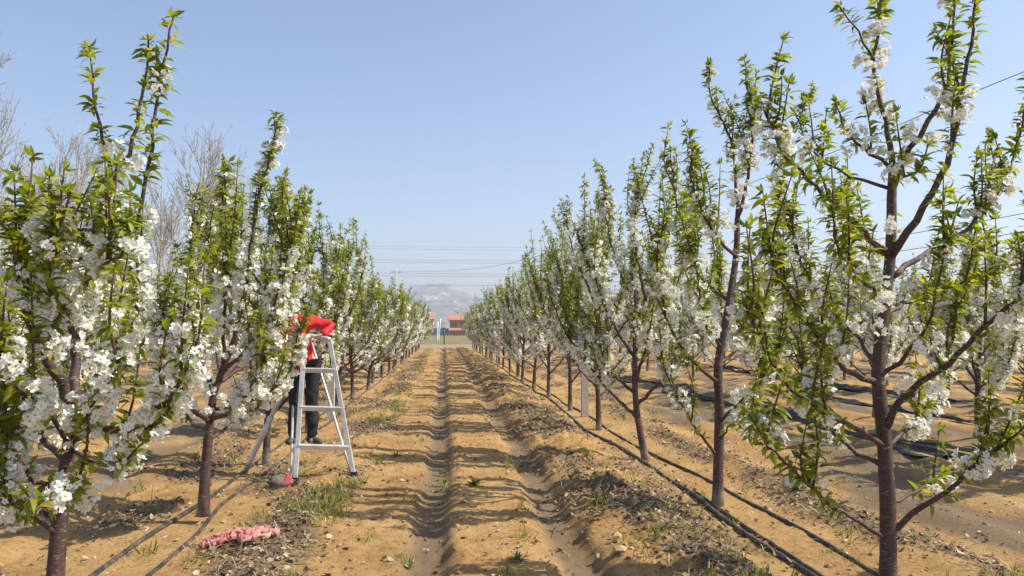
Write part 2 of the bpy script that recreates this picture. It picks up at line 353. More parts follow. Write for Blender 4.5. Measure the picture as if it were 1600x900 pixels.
def cluster_tmpl(n, rad, fs, rg):
    Vs, Fp, Fs, off = [], [], [], 0
    dirs = norm(rg.normal(size=(n, 3)) + np.array([0, 0, .45]))
    Vs.append(np.array([[0, 0, 0.], [.003, 0, 0], [0, .003, 0], [0, 0, .004]])); Fs.append(np.array([(0, 1, 3), (1, 2, 3), (2, 0, 3)])); off = 4
    for i in range(n):
        V, P, S = FLOWERS[i % 3]; R = frames_z((dirs[i] + rg.normal(size=3) * .3)[None], rg)[0]
        V2 = V @ R.T * fs * rg.uniform(.6, 1.2) + dirs[i] * rad * rg.uniform(.55, 1.1) + np.array([0, 0, rad * .6])
        c0 = V2[0]; sd = norm(np.cross(c0, rg.normal(size=3))) * .0016
        V2 = np.concatenate([V2, [-sd, sd]]); Vs.append(V2); Fp.append(P + off); Fs.append(np.concatenate([S, [(0, len(V), len(V) + 1)]]) + off); off += len(V2)
    return np.concatenate(Vs), np.concatenate(Fp + Fs), np.concatenate([np.zeros(sum(map(len, Fp)), int), np.ones(sum(map(len, Fs)), int)])
CLUST = [cluster_tmpl(9 + i % 3, .048, .0205, rg0) for i in range(8)]
def low_cluster(n, rg):
    Vs, Fs, off = [], [], 0; dirs = norm(rg.normal(size=(n, 3)) + np.array([0, 0, .4]))
    for i in range(n):
        R = frames_z((dirs[i] + rg.normal(size=3) * .4)[None], rg)[0]
        q = np.array([(-1, -.8, .2), (1, -.9, .1), (.8, 1, .25), (-.9, .9, .1)]) * .019
        Vs.append(q @ R.T + dirs[i] * .05 + np.array([0, 0, .03])); Fs.append(np.array([(0, 1, 2), (0, 2, 3)]) + off); off += 4
    return np.concatenate(Vs), np.concatenate(Fs), np.zeros(2 * n, int)
CLUST_LOW = [low_cluster(8, rg0) for i in range(6)]
LEAF_ME = [raw_mesh('leaf', V, Fc.ravel(), np.full(len(Fc), 3), M['leaf']) for V, Fc in LEAF]
CLUST_ME = [raw_mesh('blossom_cluster', V, Fc.ravel(), np.full(len(Fc), 3), [M['petal'], M['stamen']], mi, False) for V, Fc, mi in CLUST]

# ------------------------------------------------------------------ cherry trees
def along(P, s):
    L = np.concatenate([[0], np.cumsum(np.linalg.norm(np.diff(P, axis=0), axis=1))]); s = np.clip(s, 0, L[-1])
    pos = np.stack([np.interp(s, L, P[:, k]) for k in range(3)], 1)
    T = norm(np.gradient(P, axis=0)); tan = norm(np.stack([np.interp(s, L, T[:, k]) for k in range(3)], 1))
    return pos, tan, L[-1]
class Foliage:
    def __init__(s, rg): s.rg = rg; s.lp = []; s.lr = []; s.ls = []; s.cp = []; s.cr = []; s.cs = []
    def leaves(s, P, s0, s1, step, n, size, spread=.9):
        rg = s.rg
        if s1 <= s0: return
        k = max(1, int((s1 - s0) / step)); st = np.repeat(s0 + (np.arange(k) + rg.random(k)) * (s1 - s0) / k, n) + rg.normal(size=k * n) * .012; st = st[rg.random(k * n) < np.repeat(rg.uniform(.15, 1.0, k), n)]
        if len(st) == 0: return
        pos, tan, L = along(P, st); m = len(st)
        u = rg.normal(size=(m, 3)); u = norm(u - tan * (u * tan).sum(1)[:, None])
        d = norm(u * spread + tan * (.12 + .6 * rg.random(m))[:, None] + rg.normal(size=(m, 3)) * .25)
        up = norm(tan * .6 + np.array([0, 0, .9]) + rg.normal(size=(m, 3)) * .35)
        s.lp.append(pos + u * .008); s.lr.append(frames(d, up)); s.ls.append(size * (.5 + .65 * rg.random(m)))
    def tip(s, P, n, size):
        rg = s.rg; pos, tan, L = along(P, np.full(n, 1e9)); u = rg.normal(size=(n, 3))
        d = norm(tan * .45 + norm(u) * .9); s.lp.append(pos); s.lr.append(frames(d, norm(u + np.array([0, 0, .5])))); s.ls.append(size * (.4 + .45 * rg.random(n)))
    def blossom(s, P, s0, s1, step, rad=.03):
        rg = s.rg
        if s1 <= s0: return
        k = max(1, int((s1 - s0) / step)); st = s0 + rg.random(k) * (s1 - s0); pos, tan, L = along(P, st)
        u = rg.normal(size=(k, 3)); u = norm(u - tan * (u * tan).sum(1)[:, None])
        s.cp.append(pos + u * rad * (.4 + rg.random(k))[:, None]); s.cr.append(frames_z(u + rg.normal(size=(k, 3)) * .25, rg)); s.cs.append(.75 + .45 * rg.random(k))
    def done(s):
        s.lp, s.lr, s.ls, s.cp, s.cr, s.cs = [np.concatenate(a) if a else np.zeros((0,)) for a in (s.lp, s.lr, s.ls, s.cp, s.cr, s.cs)]

def gen_limbs(rg, H, spread=1.0, trunk_r=.052, first=.62, top=.55):
    """trunk and scaffold limbs of one open-vase cherry tree, in local coordinates"""
    th = H * top * rg.uniform(.9, 1.1); lean = rg.normal(size=2) * .05
    tr = [(0, 0, -.08), (lean[0] * .3, lean[1] * .3, th * .3), (lean[0], lean[1], th * .65), (lean[0] * 1.2 + rg.normal() * .05, lean[1] * 1.2 + rg.normal() * .05, th)]
    lead = [tr[-1], (tr[-1][0] + rg.normal() * .06, tr[-1][1] + rg.normal() * .06, (th + H) / 2), (tr[-1][0] + rg.normal() * .12, tr[-1][1] + rg.normal() * .1, H)]
    limbs = [dict(P=lead, r0=trunk_r * .5, r1=.005)]
    n = int(rg.integers(11, 15)); a0 = rg.random() * 6.28
    for i in range(n):
        t = i / (n - 1); z0 = first + (th - first - .05) * t; a = a0 + i * 2.4 + rg.normal() * .25
        L = (1.3 - .55 * t) * rg.uniform(.75, 1.1) * spread; ca, sa = math.cos(a), math.sin(a)
        rise = rg.uniform(.35, .75) + .35 * t
        zt = min(z0 + L / spread * rise * 1.9, H * .97)
        P = [(lean[0] * t, lean[1] * t, z0), (ca * L * .35, sa * L * .35, z0 + (zt - z0) * .25), (ca * L * .72, sa * L * .72, z0 + (zt - z0) * .6), (ca * L * .95, sa * L * .95, zt)]
        limbs.append(dict(P=P, r0=trunk_r * rg.uniform(.36, .5), r1=.005))
    return tr, limbs

def cherry(name, base, rg, H, tr, limbs, trunk_r, label=None, bloom=1.0, detail=2, shoots=3.2, leaf=.074, parts=0, group=None, root=None, leafstep=.031, smax=1.0):
    """detail 2 near (own shoots), 1 middle, 0 far; parts: number of single leaves and blossom clusters built as parts"""
    base = Vector(base)
    root = empty(name, base)
    set_props(root, label, 'cherry tree', group)
    fo = Foliage(rg); mb = MB(); trP = catmull(tr, .12)
    tl = np.linspace(0, 1, len(trP)); flare = 1 + .35 * np.exp(-np.maximum(trP[:, 2], 0) / .06)
    mb.tube(trP, trunk_r * (1 - .5 * tl) * flare, 12 if detail == 2 else 7, wob=.09, seed=int(rg.integers(1e6)))
    trunk = mb.build('trunk', M['bark'], root)
    allm = MB()
    for li, lb in enumerate(limbs):
        P = catmull(lb['P'], .07 if detail == 2 else .14)
        P[1:-1] += rg.normal(size=P[1:-1].shape) * .006
        Ln = np.linalg.norm(np.diff(P, axis=0), axis=1).sum(); tl = np.linspace(0, 1, len(P))
        R = lb['r0'] + (lb['r1'] - lb['r0']) * tl ** .8
        sb = MB() if detail == 2 else allm
        sb.tube(P, R, 7 if detail == 2 else 4)
        br = sb.build('branch', M['bark'], root) if detail == 2 else None
        bz = lb.get('b', None); lz = lb.get('l', .62)
        # foliage of the limb itself
        fo.leaves(P, Ln * lz, Ln, leafstep, 7, leaf); fo.tip(P, 7, leaf)
        fo.leaves(P, Ln * .22, Ln * lz, .06, 7, leaf * .95)
        zones = bz if bz is not None else ([(rg.uniform(.25, .4), rg.uniform(.55, .78))] if rg.random() < .25 + .6 * bloom else [(.4, .5)])
        for a, b in zones: fo.blossom(P, Ln * a, Ln * b, lb.get('bs', .027) / bloom)
        # upright shoots
        ns = lb.get('n', None); ns = int(Ln * shoots * rg.uniform(.8, 1.2)) if ns is None else ns
        for k in range(ns):
            s = Ln * rg.uniform(.3, .97); p, t, _ = along(P, np.array([s])); p = p[0]; t = t[0]
            room = max(.15, min(lb.get('sl', smax), H - p[2])); sl = room * rg.uniform(.45, .95)
            dr = norm(np.array([0, 0, 1.0]) + t * .3 * rg.random() + np.array([p[0], p[1], 0]) * .06 + rg.normal(size=3) * np.array([.22, .22, .05]))
            bend = rg.normal(size=3) * .05 * sl + np.array([0, 0, .04])
            Q = catmull([p, p + dr * sl * .5 - bend * .5, p + dr * sl + bend], .08 if detail == 2 else .2)
            ts = MB() if detail == 2 else allm
            ts.tube(Q, np.linspace(.0085, .003, len(Q)), 5 if detail == 2 else 3, m=0 if detail == 2 else 1)
            if detail == 2: ts.build('shoot', M['twig'], br)
            q = rg.random(); b1 = .5 if q < .3 * bloom else .06
            if bloom > .05: fo.blossom(Q, 0, sl * b1, .03 / bloom)
            fo.leaves(Q, sl * (b1 * .4), sl, leafstep, 7, leaf); fo.tip(Q, 7, leaf)
    if detail < 2: allm.build('branches', [M['bark'], M['twig']], root)
    # a few spurs on the trunk
    trL = np.linalg.norm(np.diff(trP, axis=0), axis=1).sum(); fo.leaves(trP, trL * .45, trL, .12, 3, leaf * .9); fo.blossom(trP, trL * .6, trL, .07 / max(bloom, .1), trunk_r)
    fo.done()
    nl, nc = len(fo.lp), len(fo.cp); ki = np.zeros(nl, bool); kc = np.zeros(nc, bool)
    if parts:
        for pos, sc, mask, kind in ((fo.lp, fo.ls, ki, 0), (fo.cp, fo.cs, kc, 1)):
            w = pos + np.array(base); v = (w - np.array(cam.location)) @ np.array(CAM_M); px = 800 + F * v[:, 0] / -v[:, 2]; py = 450 - F * v[:, 1] / -v[:, 2]
            inside = (px > 5) & (px < 1595) & (py > 5) & (py < 895) & (v[:, 2] < -.5)
            score = np.where(inside, sc / np.maximum(-v[:, 2], .5), -1); idx = np.argsort(-score)[:parts]; idx = idx[score[idx] > 0]; mask[idx] = True
            for i in idx:
                o = bpy.data.objects.new('blossom_cluster' if kind else 'leaf', (CLUST_ME[i % 8] if kind else LEAF_ME[i % 3])); COL.objects.link(o); o.parent = root
                mt = Matrix((fo.cr if kind else fo.lr)[i].tolist()).to_4x4() @ Matrix.Scale(float(sc[i]), 4); mt.translation = pos[i].tolist(); o.matrix_basis = mt
    low = detail == 0
    Vs, Fs, off = [], [], 0
    for k, (V, Fc) in enumerate([LEAF_LOW] if low else LEAF):
        sel = (~ki) if low else ((~ki) & (np.arange(nl) % 3 == k))
        a, b = instances(V, Fc, fo.lp[sel], fo.lr[sel], fo.ls[sel]); Vs.append(a); Fs.append(b + off); off += len(a)
    Fa = np.concatenate(Fs); set_props(link('foliage', raw_mesh('foliage', np.concatenate(Vs), Fa.ravel(), np.full(len(Fa), 3), M['leaf']), root), kind='stuff')
    Vs, Fs, Ms, off = [], [], [], 0; CL = CLUST_LOW if detail < 2 else CLUST
    for k, (V, Fc, mi) in enumerate(CL):
        sel = (~kc) & (np.arange(nc) % len(CL) == k)
        if sel.sum() == 0: continue
        a, b = instances(V, Fc, fo.cp[sel], fo.cr[sel], fo.cs[sel]); Vs.append(a); Fs.append(b + off); Ms.append(np.tile(mi, sel.sum())); off += len(a)
    if Vs:
        Fa = np.concatenate(Fs); set_props(link('blossom', raw_mesh('blossom', np.concatenate(Vs), Fa.ravel(), np.full(len(Fa), 3), [M['petal'], M['stamen']], np.concatenate(Ms), False), root), kind='stuff')
    return root
def copy_tree(src, loc, rz, sc, label, group):
    r = src.copy(); COL.objects.link(r); r.location = loc; r.rotation_euler = (0, 0, rz); r.scale = (sc[0], sc[0], sc[1]); r['label'] = label; r['group'] = group
    for ch in src.children:
        c = ch.copy(); COL.objects.link(c); c.parent = r
    return r

def traced(base, Y, lst):
    """limb table: pixels of the photograph with a depth offset per point -> local polylines"""
    out = []
    for e in lst:
        P = []
        for p in e['px']: P.append(tuple(at(p[0], p[1], Y + p[2]) - Vector(base)))
        out.append(dict(e, P=P))
    return out

SP = 2.52
def row_pos(X, y): return (X, y, gz(X, y))
# --- right row, nearest tree
rg = np.random.default_rng(11); Y = 4.07; b = row_pos(ROW_R, Y)
trk = traced(b, Y, [dict(px=[(1385, 985, 0), (1388, 830, 0), (1381, 680, 0), (1372, 590, 0), (1381, 490, .02), (1392, 390, .03), (1393, 310, .03), (1396, 255, .03)])])[0]['P']
L = [dict(px=[(1395, 262, .03), (1387, 205, .05), (1366, 120, .1), (1372, 50, .12), (1380, -40, .15)], r0=.02, r1=.006, b=[(.2, .72)], l=.72, n=1),
     dict(px=[(1366, 100, .1), (1340, 50, .0), (1312, 10, -.05)], r0=.009, r1=.004, b=[(0, .2)], l=.4, n=0),
     dict(px=[(1396, 270, .03), (1422, 235, .0), (1452, 188, -.08), (1480, 130, -.12), (1488, 50, -.15), (1492, -30, -.15)], r0=.02, r1=.005, b=[(.05, .55)], l=.55, n=2),
     dict(px=[(1393, 400, .02), (1432, 345, -.1), (1472, 275, -.22), (1496, 190, -.3), (1510, 110, -.33), (1530, -20, -.36)], r0=.026, r1=.006, b=[(.5, .75)], l=.7, n=2),
     dict(px=[(1395, 432, .02), (1440, 400, .1), (1500, 368, .22), (1560, 300, .3), (1592, 215, .35), (1605, 150, .35)], r0=.02, r1=.005, b=[(.55, .72)], l=.6, n=7),
     dict(px=[(1390, 398, .02), (1350, 362, -.12), (1300, 316, -.25), (1250, 268, -.36), (1213, 222, -.42), (1190, 160, -.45)], r0=.021, r1=.005, b=[(.78, .95)], l=.5, n=4),
     dict(px=[(1391, 295, .03), (1345, 283, .15), (1292, 255, .28), (1262, 222, .33), (1240, 175, .35)], r0=.012, r1=.004, b=[(.6, .8)], l=.5, n=2),
     dict(px=[(1394, 285, .03), (1400, 283, -.1), (1440, 260, -.35), (1450, 225, -.4)], r0=.008, r1=.004, b=[(.3, .5)], l=.6, n=1),
     dict(px=[(1390, 262, .03), (1340, 225, -.1), (1318, 195, -.15), (1305, 160, -.2)], r0=.013, r1=.004, b=[(.3, .75)], l=.6, n=1),
     dict(px=[(1372, 600, 0), (1322, 577, -.15), (1265, 508, -.38), (1220, 440, -.5), (1190, 370, -.55)], r0=.022, r1=.005, b=[(.5, .6)], l=.45, n=7),
     dict(px=[(1374, 570, 0), (1328, 517, .2), (1275, 450, .4), (1240, 380, .5), (1225, 320, .5)], r0=.018, r1=.005, b=[(.4, .7)], l=.5, n=6),
     dict(px=[(1383, 700, 0), (1355, 680, -.1), (1290, 645, -.3), (1230, 600, -.5), (1196, 545, -.6), (1165, 480, -.65)], r0=.019, r1=.005, b=[(.4, .55)], l=.45, n=6),
     dict(px=[(1380, 728, 0), (1322, 697, .2), (1288, 655, .35), (1262, 600, .4), (1245, 530, .45)], r0=.017, r1=.005, b=[(.3, .6)], l=.5, n=5),
     dict(px=[(1386, 840, 0), (1302, 792, -.15), (1250, 745, -.28), (1200, 695, -.42), (1165, 640, -.5)], r0=.014, r1=.004, b=[(.8, .9)], l=.55, n=3),
     dict(px=[(1388, 832, 0), (1460, 780, -.1), (1512, 738, -.18), (1572, 693, -.3), (1625, 640, -.4)], r0=.02, r1=.005, b=[(.45, .7)], l=.42, n=4),
     dict(px=[(1386, 790, 0), (1465, 750, .3), (1530, 715, .5), (1580, 670, .6)], r0=.011, r1=.004, b=[(.6, .8)], l=.6, n=1),
     dict(px=[(1380, 675, 0), (1417, 615, -.15), (1482, 568, -.3), (1547, 503, -.4), (1605, 450, -.5), (1640, 370, -.5)], r0=.024, r1=.006, b=[(.2, .4), (.6, .95)], l=.7, n=7),
     dict(px=[(1384, 700, 0), (1436, 650, .25), (1456, 618, .35), (1480, 560, .4), (1495, 480, .45)], r0=.015, r1=.004, b=[(.2, .6)], l=.5, n=4),
     dict(px=[(1380, 500, .02), (1402, 478, .15), (1470, 452, .35), (1550, 425, .5), (1595, 370, .55)], r0=.016, r1=.004, b=[(.75, .9)], l=.4, n=6),
     dict(px=[(1378, 585, 0), (1420, 550, -.2), (1455, 490, -.4), (1470, 430, -.45), (1478, 370, -.45)], r0=.015, r1=.004, b=[(.3, .5)], l=.5, n=4),
     dict(px=[(1390, 400, .02), (1350, 385, .4), (1330, 350, .6), (1320, 300, .65)], r0=.013, r1=.004, b=[(.1, .5)], l=.5, n=4),
     dict(px=[(1384, 470, .02), (1350, 440, -.3), (1310, 390, -.5), (1300, 330, -.6)], r0=.013, r1=.004, b=[(.2, .5)], l=.5, n=4)]
cherry('cherry_tree', b, rg, 3.9, trk, traced(b, Y, L), .05, 'tall cherry tree at the right edge, nearest in the row right of the track', .62, 2, smax=.5, parts=300, group='cherry trees right of the track')
# --- right row, second tree
rg = np.random.default_rng(12); Y = 6.58; b = row_pos(ROW_R, Y)
trk = traced(b, Y, [dict(px=[(1121, 800, 0), (1122, 740, 0), (1124, 640, 0), (1122, 570, 0), (1138, 480, 0), (1150, 400, .05), (1152, 340, .05)])])[0]['P']
L = [dict(px=[(1152, 345, .05), (1150, 290, .05), (1142, 220, .1), (1110, 150, .1), (1107, 102, .1)], r0=.022, r1=.005, b=[(.1, .5)], l=.55, n=6),
     dict(px=[(1152, 350, .05), (1165, 290, -.1), (1175, 220, -.2), (1168, 140, -.2), (1163, 92, -.2)], r0=.02, r1=.005, b=[(.1, .4)], l=.5, n=6),
     dict(px=[(1150, 400, .03), (1120, 370, -.2), (1085, 300, -.4), (1075, 225, -.5)], r0=.019, r1=.005, b=[(.3, .6)], l=.5, n=6),
     dict(px=[(1138, 470, .02), (1100, 440, .2), (1070, 400, .3), (1055, 310, .4), (1047, 235, .4)], r0=.019, r1=.005, b=[(.25, .6)], l=.55, n=5),
     dict(px=[(1140, 460, 0), (1185, 400, .2), (1215, 330, .3), (1225, 240, .35), (1270, 140, .4)], r0=.019, r1=.005, b=[(.2, .6)], l=.55, n=5),
     dict(px=[(1124, 600, 0), (1075, 555, -.25), (1045, 505, -.45), (1030, 440, -.55), (1022, 380, -.6)], r0=.021, r1=.005, b=[(.35, .9)], l=.6, n=6),
     dict(px=[(1122, 715, 0), (1075, 650, -.2), (1050, 600, -.35), (1030, 560, -.4)], r0=.016, r1=.004, b=[(.55, .95)], l=.7, n=3),
     dict(px=[(1124, 570, 0), (1150, 545, .2), (1190, 500, .4), (1210, 420, .5)], r0=.016, r1=.005, b=[(.2, .8)], l=.6, n=5),
     dict(px=[(1123, 660, 0), (1175, 610, -.35), (1210, 560, -.6), (1230, 500, -.7)], r0=.016, r1=.005, b=[(.1, .6)], l=.6, n=5),
     dict(px=[(1123, 690, 0), (1150, 660, -.3), (1180, 690, -.5), (1210, 670, -.6)], r0=.01, r1=.004, b=[(.4, .7)], l=.4, n=2),
     dict(px=[(1128, 540, 0), (1100, 500, -.5), (1090, 430, -.8), (1085, 360, -.85)], r0=.017, r1=.005, b=[(.2, .6)], l=.6, n=5),
     dict(px=[(1126, 560, 0), (1130, 500, .6), (1120, 430, .8), (1110, 330, .85)], r0=.017, r1=.005, b=[(.2, .6)], l=.6, n=5)]
cherry('cherry_tree', b, rg, 3.95, trk, traced(b, Y, L), .05, 'cherry tree with wide limbs behind black hoses, second in the right row', .8, 2, smax=.75, parts=300, group='cherry trees right of the track')
# --- left row, nearest tree
rg = np.random.default_rng(13); Y = 3.9; b = row_pos(ROW_L, Y)
trk = traced(b, Y, [dict(px=[(82, 985, 0), (88, 880, 0), (97, 780, 0), (108, 700, 0), (117, 640, 0), (119, 615, 0)])])[0]['P']
L = [dict(px=[(118, 632, 0), (95, 600, -.05), (68, 555, -.15), (45, 500, -.25), (25, 430, -.3), (35, 350, -.3)], r0=.032, r1=.006, b=[(.3, .75)], l=.6, n=7),
     dict(px=[(119, 620, 0), (121, 590, .05), (115, 520, .1), (125, 430, .1), (160, 330, .1), (180, 280, .1), (208, 220, .1), (226, 130, .1), (232, 62, .1)], r0=.028, r1=.005, b=[(.1, .3), (.5, .7)], l=.7, n=5),
     dict(px=[(140, 390, .1), (190, 380, -.05), (214, 350, -.15), (232, 255, -.2), (248, 150, -.22), (272, 25, -.25)], r0=.014, r1=.005, b=[(.2, .35)], l=.35, n=2),
     dict(px=[(178, 285, .1), (168, 235, .15), (150, 170, .18), (140, 72, .2)], r0=.012, r1=.004, b=[(.0, .25)], l=.3, n=0),
     dict(px=[(116, 684, 0), (152, 669, -.12), (212, 668, -.3), (247, 657, -.38), (266, 618, -.42), (283, 590, -.45), (300, 550, -.45)], r0=.028, r1=.006, b=[(.3, .95)], l=.8, n=4),
     dict(px=[(118, 640, 0), (150, 590, .3), (200, 540, .5), (215, 450, .6), (212, 380, .6)], r0=.022, r1=.005, b=[(.25, .9)], l=.75, n=5),
     dict(px=[(97, 785, 0), (70, 760, -.1), (40, 735, -.2), (15, 690, -.3), (-10, 640, -.4)], r0=.022, r1=.005, b=[(.3, .8)], l=.6, n=3),
     dict(px=[(92, 820, 0), (50, 790, .1), (0, 780, .2), (-60, 740, .3)], r0=.018, r1=.005, b=[(.4, .9)], l=.7, n=2),
     dict(px=[(105, 720, 0), (60, 680, .3), (20, 620, .45), (-10, 560, .5), (-20, 480, .5)], r0=.02, r1=.005, b=[(.3, .9)], l=.7, n=5),
     dict(px=[(110, 690, 0), (70, 640, -.35), (20, 600, -.5), (0, 540, -.6)], r0=.016, r1=.005, b=[(.3, .95)], l=.7, n=4),
     dict(px=[(113, 520, .1), (90, 450, .2), (60, 400, .3), (45, 320, .3)], r0=.014, r1=.005, b=[(.1, .5)], l=.5, n=5),
     dict(px=[(118, 470, .1), (150, 420, -.3), (185, 400, -.45), (200, 340, -.5)], r0=.014, r1=.005, b=[(.1, .5)], l=.5, n=5),
     dict(px=[(116, 500, .1), (75, 440, -.3), (90, 380, -.45), (110, 300, -.5)], r0=.013, r1=.005, b=[(.2, .5)], l=.4, n=4),
     dict(px=[(112, 690, 0), (140, 640, -.3), (170, 600, -.4), (190, 560, -.5)], r0=.013, r1=.004, b=[(.3, .95)], l=.8, n=2),
     dict(px=[(110, 702, 0), (150, 722, -.15), (196, 716, -.25), (225, 690, -.3)], r0=.012, r1=.004, b=[(.5, .9)], l=.55, n=0),
     dict(px=[(90, 838, 0), (45, 800, -.2), (5, 770, -.35), (-30, 720, -.4)], r0=.014, r1=.004, b=[(.4, .9)], l=.5, n=2),
     dict(px=[(100, 760, 0), (120, 760, -.3), (70, 790, -.5), (40, 770, -.6)], r0=.011, r1=.004, b=[(.5, .9)], l=.5, n=1),
     dict(px=[(113, 650, 0), (100, 560, .4), (50, 470, .6), (20, 400, .65)], r0=.018, r1=.005, b=[(.3, .8)], l=.6, n=6)]
cherry('cherry_tree', b, rg, 2.4, trk, traced(b, Y, L), .046, 'cherry tree at the left edge with forked trunk, nearest in the left row', .95, 2, smax=.55, parts=300, group='cherry trees left of the track')
# --- left row, second tree
rg = np.random.default_rng(14); Y = 6.36; b = row_pos(ROW_L, Y)
trk = traced(b, Y, [dict(px=[(318, 806, 0), (321, 740, 0), (327, 670, 0), (334, 615, 0), (345, 590, 0)])])[0]['P']
L = [dict(px=[(342, 595, 0), (357, 552, -.05), (372, 500, -.1), (385, 440, -.1), (400, 330, -.1), (420, 250, -.1), (437, 184, -.1)], r0=.03, r1=.005, b=[(.2, .5), (.8, .95)], l=.6, n=7),
     dict(px=[(336, 620, 0), (318, 570, .1), (300, 500, .2), (295, 400, .3), (310, 290, .3)], r0=.026, r1=.005, b=[(.2, .6)], l=.55, n=6),
     dict(px=[(330, 655, 0), (355, 645, -.2), (390, 610, -.35), (415, 560, -.45), (440, 480, -.5)], r0=.022, r1=.005, b=[(.25, .9)], l=.7, n=7),
     dict(px=[(330, 660, 0), (300, 640, -.25), (270, 600, -.4), (255, 540, -.5), (250, 460, -.5)], r0=.02, r1=.005, b=[(.25, .9)], l=.7, n=6),
     dict(px=[(328, 670, 0), (300, 660, .2), (265, 610, .4), (245, 560, .5), (240, 480, .5)], r0=.018, r1=.005, b=[(.25, .9)], l=.7, n=5),
     dict(px=[(340, 600, 0), (375, 560, .3), (420, 500, .5), (455, 420, .6), (460, 330, .6)], r0=.021, r1=.005, b=[(.2, .8)], l=.6, n=7),
     dict(px=[(350, 570, 0), (350, 500, -.4), (355, 420, -.6), (352, 330, -.65), (350, 262, -.65)], r0=.019, r1=.005, b=[(.1, .55)], l=.55, n=6),
     dict(px=[(345, 580, 0), (335, 520, .5), (345, 440, .8), (360, 370, .85)], r0=.019, r1=.005, b=[(.1, .6)], l=.6, n=6),
     dict(px=[(326, 690, 0), (365, 660, .35), (420, 620, .6), (440, 560, .7)], r0=.016, r1=.005, b=[(.2, .95)], l=.8, n=4),
     dict(px=[(330, 640, 0), (380, 630, .1), (432, 605, .3), (462, 560, .4), (470, 505, .45)], r0=.018, r1=.005, b=[(.3, .95)], l=.8, n=3, bs=.022),
     dict(px=[(340, 600, 0), (400, 560, .4), (450, 510, .6), (455, 430, .7), (480, 330, .7)], r0=.018, r1=.005, b=[(.3, .7)], l=.6, n=3),
     dict(px=[(345, 585, 0), (400, 530, -.3), (430, 470, -.5), (450, 400, -.55), (440, 290, -.55)], r0=.018, r1=.005, b=[(.2, .7)], l=.6, n=6)]
cherry('cherry_tree', b, rg, 2.9, trk, traced(b, Y, L), .049, 'blossoming cherry tree beside the ladder, second in the row left of the track', 1.15, 2, smax=.75, parts=300, group='cherry trees left of the track')

ORD = ['', 'first', 'second', 'third', 'fourth', 'fifth', 'sixth', 'seventh', 'eighth', 'ninth', 'tenth', 'eleventh', 'twelfth', 'thirteenth', 'fourteenth', 'fifteenth', 'sixteenth', 'seventeenth', 'eighteenth', 'nineteenth', 'twentieth', 'twenty-first', 'twenty-second', 'twenty-third', 'twenty-fourth', 'twenty-fifth', 'twenty-sixth']
# --- further unique trees of the two rows
for X, side, ysl, Hs, bl in ((ROW_R, 'right', [8.95, 11.6, 14.3, 17.3], [3.95, 3.75, 3.85, 3.5], 1.05), (ROW_L, 'left', [9.0, 11.7, 14.6, 17.2], [3.45, 3.2, 3.2, 2.95], 1.05)):
    for i, (y, H) in enumerate(zip(ysl, Hs)):
        rg = np.random.default_rng(100 + i + (50 if X > 0 else 0)); tr, lm = gen_limbs(rg, H, .88 if X > 0 else .8, first=.52)
        extra = ['with leaning trunk foot', 'next to the concrete post', '', ''][i] if X > 0 else ['standing between the ladder legs', 'just behind the red-clad worker', '', ''][i]
        if X > 0 and i == 0:                                   # the third tree leans away from its foot
            tr = [(.04, 0, -.08), (-.03, 0, .25), (-.1, 0, .75), (-.1, 0, 1.3), (-.08, 0, 2.1)]
            for l_ in lm: l_['P'] = [(p[0] - .1, p[1], p[2]) for p in l_['P']]
        t = cherry('cherry_tree', row_pos(X, y), rg, H, tr, lm, .046, ('cherry tree %s, %s in the row %s of the track' % (extra, ORD[i + 3], side)).replace(' ,', ','), bl, 2 if i < 2 else 1, 4.2, leaf=.069, parts=0, group='cherry trees %s of the track' % side)
# --- prototypes for the rest
protos = []
for i in range(5):
    rg = np.random.default_rng(200 + i); tr, lm = gen_limbs(rg, 3.4, .95, first=.48)
    protos.append(dict(seed=200 + i, tr=tr, lm=lm, root=None))
rr = random.Random(5)
def place(X, y, label, group, H):
    pr = protos[rr.randrange(5)]; loc = (X + rr.uniform(-.08, .08), y + rr.uniform(-.15, .15), gz(X, y)); rz = rr.uniform(0, 6.28); H *= rr.uniform(.88, 1.08)
    if pr['root'] is None:
        pr['root'] = cherry('cherry_tree', loc, np.random.default_rng(pr['seed'] + 40), 3.4, pr['tr'], pr['lm'], .05, label, 1.5, 0, 4.6, leaf=.078, group=group, leafstep=.032)
        pr['root'].rotation_euler = (0, 0, rz); pr['root'].scale = (1, 1, H / 3.4)
    else: copy_tree(pr['root'], loc, rz, (rr.uniform(.92, 1.08), H / 3.4 * rr.uniform(.94, 1.06)), label, group)
for X, side, y0, H0 in ((ROW_R, 'right', 19.9, 3.25), (ROW_L, 'left', 19.8, 3.1)):
    y = y0; i = 7
    while y < 64:
        lab = ('small cherry tree, %s in the row %s of the track' % (ORD[i], side)) if i <= 10 else 'tiny distant cherry tree, %s in the row %s of the track' % (ORD[i], side)
        place(X, y, lab, 'cherry trees %s of the track' % side if i <= 10 else 'distant cherry trees %s of the track' % side, H0); y += SP; i += 1
for X in SIDE_ROWS:
    w = {7.7: 'row just behind the right row', 12.6: 'second row behind the right row', 17.6: 'third row behind the right row', 22.8: 'farthest row on the right', -7.2: 'first row behind the left row', -12.2: 'farthest row on the left'}[X]
    y = {7.7: 7.6, 12.6: 12.5, 17.6: 18, 22.8: 22, -7.2: 7.6, -12.2: 13.0}[X]; i = 1
    while y < (60 if abs(X) < 9 else 52):
        lab = '%s cherry tree from the front in the %s' % (ORD[i], w)
        place(X, y, lab, 'cherry trees in the ' + w if i > 3 else 'front cherry trees in the ' + w, (3.25 if X > 0 else 2.85)); y += 2.45; i += 1

